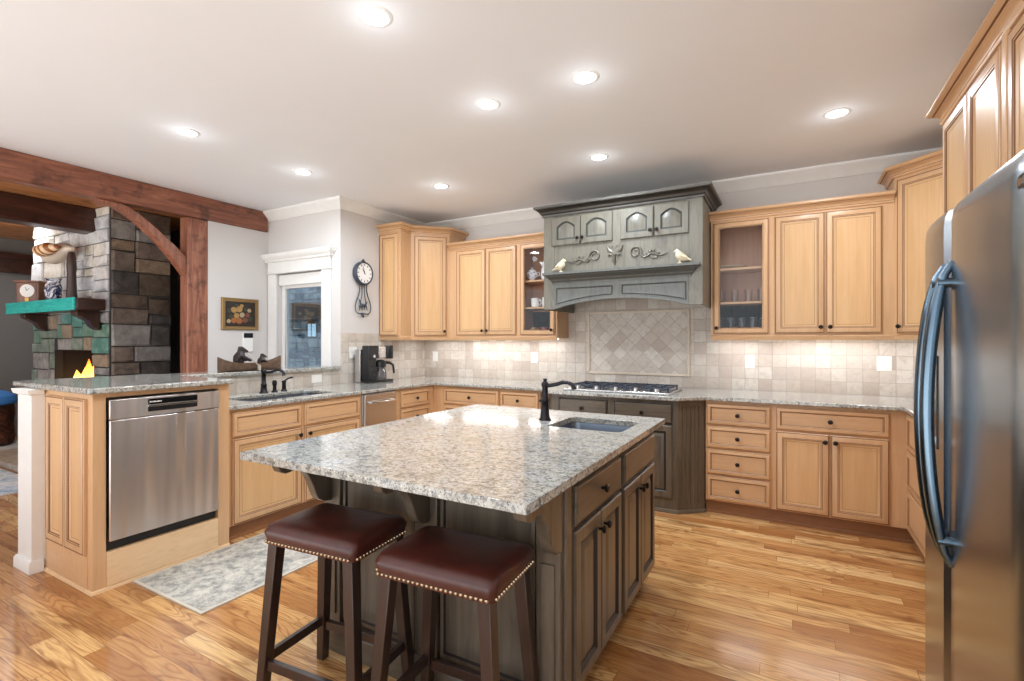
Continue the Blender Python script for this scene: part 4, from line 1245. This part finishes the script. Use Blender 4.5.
for s in (-1,1):
    MB().tube([(s*.05,-.03,-.11),(s*.048,-.03,-.18),(s*.065,-.03,-.24),(s*.095,-.03,-.30),(s*.11,-.03,-.36),(s*.10,-.03,-.41),(s*.07,-.03,-.43),(0,-.03,-.43)], .006, 8).build('lyre_frame', M['iron'], t)
    MB().tube([(s*.02,-.03,-.115),(s*.018,-.03,-.22),(s*.035,-.03,-.30),(s*.05,-.03,-.36)], .0045, 8).build('pendulum_rod', M['iron'], t)
b = MB()
b.tube([(-.05,-.03,-.36),(-.02,-.03,-.335),(.02,-.03,-.345),(.055,-.03,-.30)], [.01,.018,.016,.005], 8)
b.tube([(-.03,-.03,-.34),(-.05,-.03,-.29),(-.07,-.03,-.27)], [.008,.006,.002], 8)
for x in (-.04,-.015,.02,.045): b.tube([(x,-.03,-.35),(x*1.3,-.03,-.395)], [.008,.003], 6)
b.build('pendulum_ornament', M['iron'], t)
MB().tube([(0,-.03,-.43),(0,-.03,-.455),(0,-.03,-.475)], [.006,.014,.002], 8).build('finial', M['iron'], t)
MB().tube([(0,0,-.115),(0,-.03,-.115)], .012, 8).tube([(0,0,-.43),(0,-.03,-.43)], .010, 8).build('wall_bracket', M['iron'], t)

# ------------------------------------------------------------------ framed picture and control panel
t = thing('framed_picture', 'small gilt-framed painting of fruit on the wall beside the timber post', 'picture', (XP, 2.99, 1.465), R(90))
w_, h_ = .405, .335
MB().panel(w_, h_, [(0,0,0),(0,-.018,0),(.008,-.026,0),(.022,-.020,0),(.034,-.022,0),(.038,-.010,0)], mat_in=0).build('frame', M['gilt'], t)
b = MB().box(.038,w_-.038,-.0115,-.010,.038,h_-.038)
rng = random.Random(3); k = 0
ms = ['ground','orange','gold','green','rose','pale']
spots = [(.13,.10,.030,1),(.19,.095,.033,1),(.255,.105,.030,4),(.10,.14,.022,3),(.16,.15,.030,2),(.22,.16,.028,5),(.28,.16,.026,4),(.13,.21,.032,2),(.19,.22,.034,2),(.26,.22,.024,3),(.30,.21,.022,5),(.31,.12,.026,3),(.08,.20,.024,3),(.075,.09,.022,5),(.215,.255,.022,2),(.16,.26,.018,3)]
for x, z, r, c in spots:
    q = 20; pts = [(x+r*math.cos(2*math.pi*j/q)*rng.uniform(.9,1.1), z+r*math.sin(2*math.pi*j/q)*rng.uniform(.85,1.05)) for j in range(q)]
    k += 1; yy = -.0115-.00012*k
    b.add([(p[0],yy,p[1]) for p in pts], [tuple(range(q))], c)
b.build('canvas', [FRUIT[m] for m in ms], t, smooth=False)
t = thing('control_panel', 'white wall control with a black screen, above the canoe figurine', 'wall control', (XP, 3.275, 1.23), R(90))
MB().box(-.055,.055,-.02,0,0,.205).build('housing', M['plastic_white'], t, bevel=.004)
MB().box(-.052,.052,-.023,-.02,.15,.203).build('screen', M['blackgloss'], t, bevel=.001)

# ------------------------------------------------------------------ canoe with bears
t = thing('canoe_figurine', 'brown canoe figurine carrying two dark bears on the granite ledge', 'figurine', (-4.02, 2.60, 1.094))
L = .285; n = 24; vs = []; fs = []
ring = 9
for sgn in (1, .86):
    for k in range(n+1):
        q = -1+2*k/n; wv = .058*(1-abs(q)**2.4)*sgn+.002; top = .066+.058*abs(q)**3
        for j in range(ring):
            a = math.pi*j/(ring-1)
            zz = top-(top-(.0 if sgn == 1 else .012))*math.sin(a)**.7
            vs.append((wv*math.cos(a), q*L*(1 if sgn == 1 else .97), zz))
N1 = (n+1)*ring
for b0, flip in ((0,0),(N1,1)):
    for k in range(n):
        for j in range(ring-1):
            f_ = (b0+k*ring+j, b0+(k+1)*ring+j, b0+(k+1)*ring+j+1, b0+k*ring+j+1); fs.append(f_[::-1] if flip else f_)
for k in range(n):
    for j in (0, ring-1): fs.append((k*ring+j, (k+1)*ring+j, N1+(k+1)*ring+j, N1+k*ring+j))
for k in (0, n):
    for j in range(ring-1): fs.append((k*ring+j, k*ring+j+1, N1+k*ring+j+1, N1+k*ring+j))
MB().add(vs, fs).build('hull', M['canoe'], t)
def bear(y, s, label):
    me = bpy.data.meshes.new('bear')
    P_ = [(0,0,.0),(0,0,.05),(0,.012,.095),(0,.02,.125),(0,.045,.12),(0,.066,.112),(.03,.01,.085),(.045,.045,.06),(.02,.075,.055),(-.03,.01,.085),(-.045,.045,.06),(-.02,.075,.055),(.016,.012,.148),(-.016,.012,.148)]
    E_ = [(0,1),(1,2),(2,3),(3,4),(4,5),(2,6),(6,7),(7,8),(2,9),(9,10),(10,11),(3,12),(3,13)]
    Rr = [.034,.042,.034,.026,.018,.009,.018,.014,.011,.018,.014,.011,.008,.008]
    me.from_pydata([(x*s, y_*s, z*s) for x, y_, z in P_], E_, [])
    o = put('bear', me, t, (0, y, .018), 0, 0, label)
    me.materials.append(M['bear'])
    sk = o.modifiers.new('body', 'SKIN'); o.modifiers.new('smooth', 'SUBSURF').levels = 1
    o.modifiers['smooth'].render_levels = 1
    for v, r in zip(me.skin_vertices[0].data, Rr): v.radius = (r*s*.8, r*s*.8)
    me.skin_vertices[0].data[0].use_root = True
    for p_ in me.polygons: p_.use_smooth = True
bear(-.11, 1.28, 'larger bear'); bear(.09, .85, 'smaller bear')
MB().tube([(.03,-.06,.15),(.05,-.02,.10),(.07,.03,.04)], [.004,.004,.004], 8).box(.062,.085,.02,.035,.005,.05).build('paddle', M['bear_pale'], t)

# ------------------------------------------------------------------ stonework kit
def stones(rng, W, H, mx, mn):
    out = []
    def cut(x0, y0, x1, y1):
        w_, h_ = x1-x0, y1-y0
        if (w_ > mx[0] or h_ > mx[1]) and (w_ > mn[0]*2 or h_ > mn[1]*2):
            if w_/mx[0] > h_/mx[1] and w_ > mn[0]*2:
                c = x0+w_*rng.uniform(.35,.65); cut(x0,y0,c,y1); cut(c,y0,x1,y1); return
            elif h_ > mn[1]*2:
                c = y0+h_*rng.uniform(.35,.65); cut(x0,y0,x1,c); cut(x0,c,x1,y1); return
        out.append((x0,y0,x1,y1))
    cut(0,0,W,H); return out
def stonewall(name, parent, place, W, H, mats, mortar, seed, mx=(.42,.26), mn=(.12,.09), hole=None, gap=.010, thick=.06):
    """stones on the local xz plane facing -y"""
    rng = random.Random(seed); b = MB(); nm = len(mats)
    for x0,z0,x1,z1 in stones(rng, W, H, mx, mn):
        if hole and x0 < hole[1]-.01 and x1 > hole[0]+.01 and z0 < hole[3]-.01 and z1 > hole[2]+.01:
            if x0 < hole[0]-.05: x1 = hole[0]
            elif x1 > hole[1]+.05: x0 = hole[1]
            elif z1 > hole[3]+.05: z0 = hole[3]
            else: continue
        d = rng.uniform(.012,.045); g = gap/2; mt = rng.randrange(nm)
        j = lambda: rng.uniform(-.010,.010)
        o_ = [(x0+g,z0+g),(x1-g,z0+g),(x1-g,z1-g),(x0+g,z1-g)]
        i_ = [(x0+g+.014+j(),z0+g+.012+j()),(x1-g-.014+j(),z0+g+.012+j()),(x1-g-.014+j(),z1-g-.012+j()),(x0+g+.014+j(),z1-g-.012+j())]
        dd = [d+rng.uniform(-.008,.008) for _ in range(4)]
        vs = [(x,0,z) for x,z in o_] + [(x,-d*.6,z) for x,z in o_] + [(x,-q,z) for (x,z),q in zip(i_,dd)]
        fs = [(k,(k+1)%4,4+(k+1)%4,4+k) for k in range(4)] + [(4+k,4+(k+1)%4,8+(k+1)%4,8+k) for k in range(4)] + [(8,9,10,11)]
        b.add(vs, fs, mt)
    if hole:
        for (x0,x1,z0,z1) in ((0,hole[0],0,H),(hole[1],W,0,H),(hole[0],hole[1],hole[3],H)): b.box(x0,x1,-.008,thick,z0,z1,nm)
    else: b.box(0,W,-.008,thick,0,H,nm)
    return b.build(name, list(mats)+[mortar], parent, place[0], place[1], ang=25)

# ------------------------------------------------------------------ fireplace
fx0, fx1, fy0, fy1 = -8.30, -6.30, 2.50, 3.08
t = thing('stone_fireplace', 'floor-to-ceiling stone fireplace with teal-lit mantel, beyond the timber post', 'fireplace', (fx0, fy0, 0))
stonewall('firebox_surround', t, ((0,0,.06),0), 2.0, 1.60, [GREEN_AND_TEAL_LIT_STONE[0],GREEN_AND_TEAL_LIT_STONE[2],GREEN_AND_TEAL_LIT_STONE[2],GREEN_AND_TEAL_LIT_STONE[1],STONE[3],STONE[2]], MORTAR, 11, mx=(.40,.22), hole=(.62,1.64,.45,1.18), thick=.07)
stonewall('overmantel', t, ((0,0,1.66),0), 2.0, ZC-1.66, LITSTONE, MORTAR_L, 5, mx=(.36,.24), thick=.07)
stonewall('chimney_side', t, ((2.0,.0,0),R(90)), fy1-fy0, ZC, STONE, MORTAR, 21, mx=(.44,.28), thick=.07)
b = MB().box(.0,.06,.07,fy1-fy0,0,ZC).box(.06,1.93,fy1-fy0-.04,fy1-fy0,0,ZC).box(.06,1.93,.07,fy1-fy0-.04,1.30,1.36)
b.build('core', MORTAR, t, smooth=False)
b = MB().box(.60,1.66,.50,.53,.45,1.30).box(.57,.60,.07,.50,.45,1.30).box(1.66,1.69,.07,.50,.45,1.30).box(.60,1.66,.07,.50,.48,.51)
b.build('firebox', M['soot'], t, smooth=False)
MB().box(-.9,2.25,-.56,-.05,0,.06).build('hearth', M['hearth'], t, bevel=.01)
mt = MB().box(.20,2.03,-.30,-.05,1.665,1.785).build('mantel_shelf', M['darkwood_h'], t, bevel=.012)
MB().box(.20,2.03,-.325,-.30,1.66,1.79).build('teal_lit_front', M['teal_lit_wood'], mt, bevel=.008, label='mantel front with teal light painted on')  # thin board added to carry the painted teal light
for xc in (.42,1.80):
    pts = [(-.04,1.665),(-.24,1.665),(-.24,1.62),(-.20,1.60),(-.13,1.56),(-.10,1.50),(-.04,1.46)]
    MB().prism(pts, xc-.07, xc+.07, ax='x').build('mantel_corbel', M['darkwood'], t, bevel=.006)
for k,(xa,za,xb,zb) in enumerate(((.75,.57,1.5,.58),(.8,.66,1.45,.67),(.9,.76,1.4,.77))):
    MB().tube([(xa,.22+.06*k,za),(xb,.24+.05*k,zb)], .055, 10).build('log', M['darkwood_h'], t)
rng = random.Random(4)
for k in range(9):
    x = .72+.085*k; hgt = rng.uniform(.24,.36)*(1-.3*abs(k-4)/4)
    pts = [(0,0,0),(rng.uniform(-.02,.02),0,hgt*.3),(rng.uniform(-.05,.05),0,hgt*.65),(rng.uniform(-.06,.06),0,hgt)]
    MB().tube(pts, [.05,.062,.035,.003], 10, flat=.5).build('flame', M['flame'], t, (x, .18+.03*(k%3), .80+rng.uniform(0,.03)))
# things on the mantel
t = thing('mantel_clock', 'brown wooden mantel clock on the teal-lit mantel', 'clock', (-7.91, 2.205, 1.786), R(38)); t.scale = (.92, .92, .92)
MB().box(0,.27,0,.13,0,.018).box(.01,.26,.008,.13,.018,.27).build('case', M['clockwood'], t, bevel=.004)
MB().box(-.015,.285,-.015,.145,.27,.295).build('cornice', M['clockwood'], t, bevel=.005)
MB().box(.035,.235,.004,.008,.03,.255).build('door', M['clockwood'], t)
f = MB().lathe([(0,0),(.082,0),(.082,.004),(0,.005)], (.135,.004,.165), 28, ax='y').build('dial', M['plastic_white'], t)
MB().bar((.135,-.002,.165),(.115,-.002,.215),.008,.003,.002,.002).bar((.135,-.002,.165),(.165,-.002,.20),.008,.003,.002,.002).build('hands', M['black'], f)
MB().lathe([(0,0),(.026,0),(.026,.005),(0,.006)], (.135,.003,.055), 16, ax='y').build('pendulum', M['brass'], t)
v = MB().lathe([(0,0),(.055,0),(.06,.01),(.072,.07),(.078,.14),(.070,.19),(.056,.215),(.062,.245),(.075,.26),(.068,.26),(.05,.215),(.06,.10),(0,.02)], seg=28).build('vase', M['porcelain'], None, (-7.22, 2.33, 1.786))
tag(v, 'blue and white porcelain vase on the teal-lit mantel', 'vase')
t = thing('driftwood_sculpture', 'pale leaf-shaped driftwood sculpture on a dark post, at the mantel end', 'sculpture', (-6.78, 2.34, 1.786))
MB().lathe([(.10,0),(.10,.015),(.05,.03),(.045,.10),(.04,.30),(.045,.36),(.04,.46),(.03,.52),(0,.525)], seg=12).build('post', M['darkwood'], t, ang=50)
pts = [(.04,0,.56),(-.10,-.02,.57),(-.25,-.03,.54),(-.40,-.03,.50),(-.55,-.02,.52),(-.68,0,.56)]
MB().tube(pts, [.02,.085,.125,.11,.06,.008], 14, flat=.75).build('leaf_body', M['driftwood'], t)
MB().tube([(-.02,-.10,.565),(-.14,-.15,.55),(-.27,-.165,.535),(-.39,-.13,.53)], [.02,.075,.075,.01], 12, flat=.9).build('striped_core', M['stripe'], t)
# carved drum stool, great room rug, bookcase
t = thing('drum_stool', 'carved brown drum stool with blue cushion beyond the raised counter', 'stool', (-8.62, 2.12, .06))
MB().lathe([(.24,0),(.27,.02),(.28,.10),(.265,.25),(.28,.42),(.27,.49),(.24,.50),(0,.50)], seg=28).build('drum', M['carved'], t)
MB().lathe([(.26,.50),(.30,.515),(.305,.55),(.28,.61),(.20,.66),(.10,.685),(0,.69)], seg=28).build('cushion', M['leather_blue'], t)
r = MB().box(0,1.35,0,2.9,.001,.012).build('area_rug', M['rug_blue'], None, (-7.35,-1.0,0)); tag(r, 'pale blue patterned rug on the great room floor', 'rug')
t = thing('bookcase', 'dark wooden bookcase in the recess between chimney and post', 'bookcase', (-6.22, 3.18, 0))
b = MB().box(0,.03,0,.31,0,2.06).box(.90,.93,0,.31,0,2.06).box(.03,.90,.29,.31,0,2.06)
b.build('carcass', M['bookdark'], t, smooth=False)
for z in (.1,.55,.95,1.35,1.72,2.03): MB().box(.03,.90,.01,.29,z,z+.03).build('shelf', M['bookdark'], t)
MB().box(-.04,.97,-.04,.31,2.06,2.11).build('cornice', M['bookdark'], t, bevel=.005)
# ------------------------------------------------------------------ outside the window
t = thing('stone_house_wall', 'blue-grey stone wall of the porch seen through the window', 'wall', (-8.6, 5.9, -.4))
stonewall('masonry', t, ((0,0,0),0), 4.2, 3.6, BLUESTONE, MORTAR_L, 31, mx=(.30,.16), mn=(.1,.06))
struct(MB().box(0,4.4,0,.3,0,.28).build('beam_porch', M['beam_dark'], None, (-8.7,5.55,1.72), bevel=.01))
t = thing('porch_lantern', 'small lit lantern under the porch beam outside the window', 'lantern', (-7.12, 5.70, 1.42))
b = MB()
for x0,y0 in ((-.06,-.06),(.05,-.06),(-.06,.05),(.05,.05)): b.box(x0,x0+.01,y0,y0+.01,0,.22)
b.box(-.07,.07,-.07,.07,-.02,0).lathe([(.08,.22),(.03,.27),(.01,.30),(0,.30)], seg=8)
b.build('cage', M['black'], t)
MB().box(-.045,.045,-.045,.045,0,.215).build('glass_body', m_emit('lantern_glow', (.6,.85,1,1), .9), t)
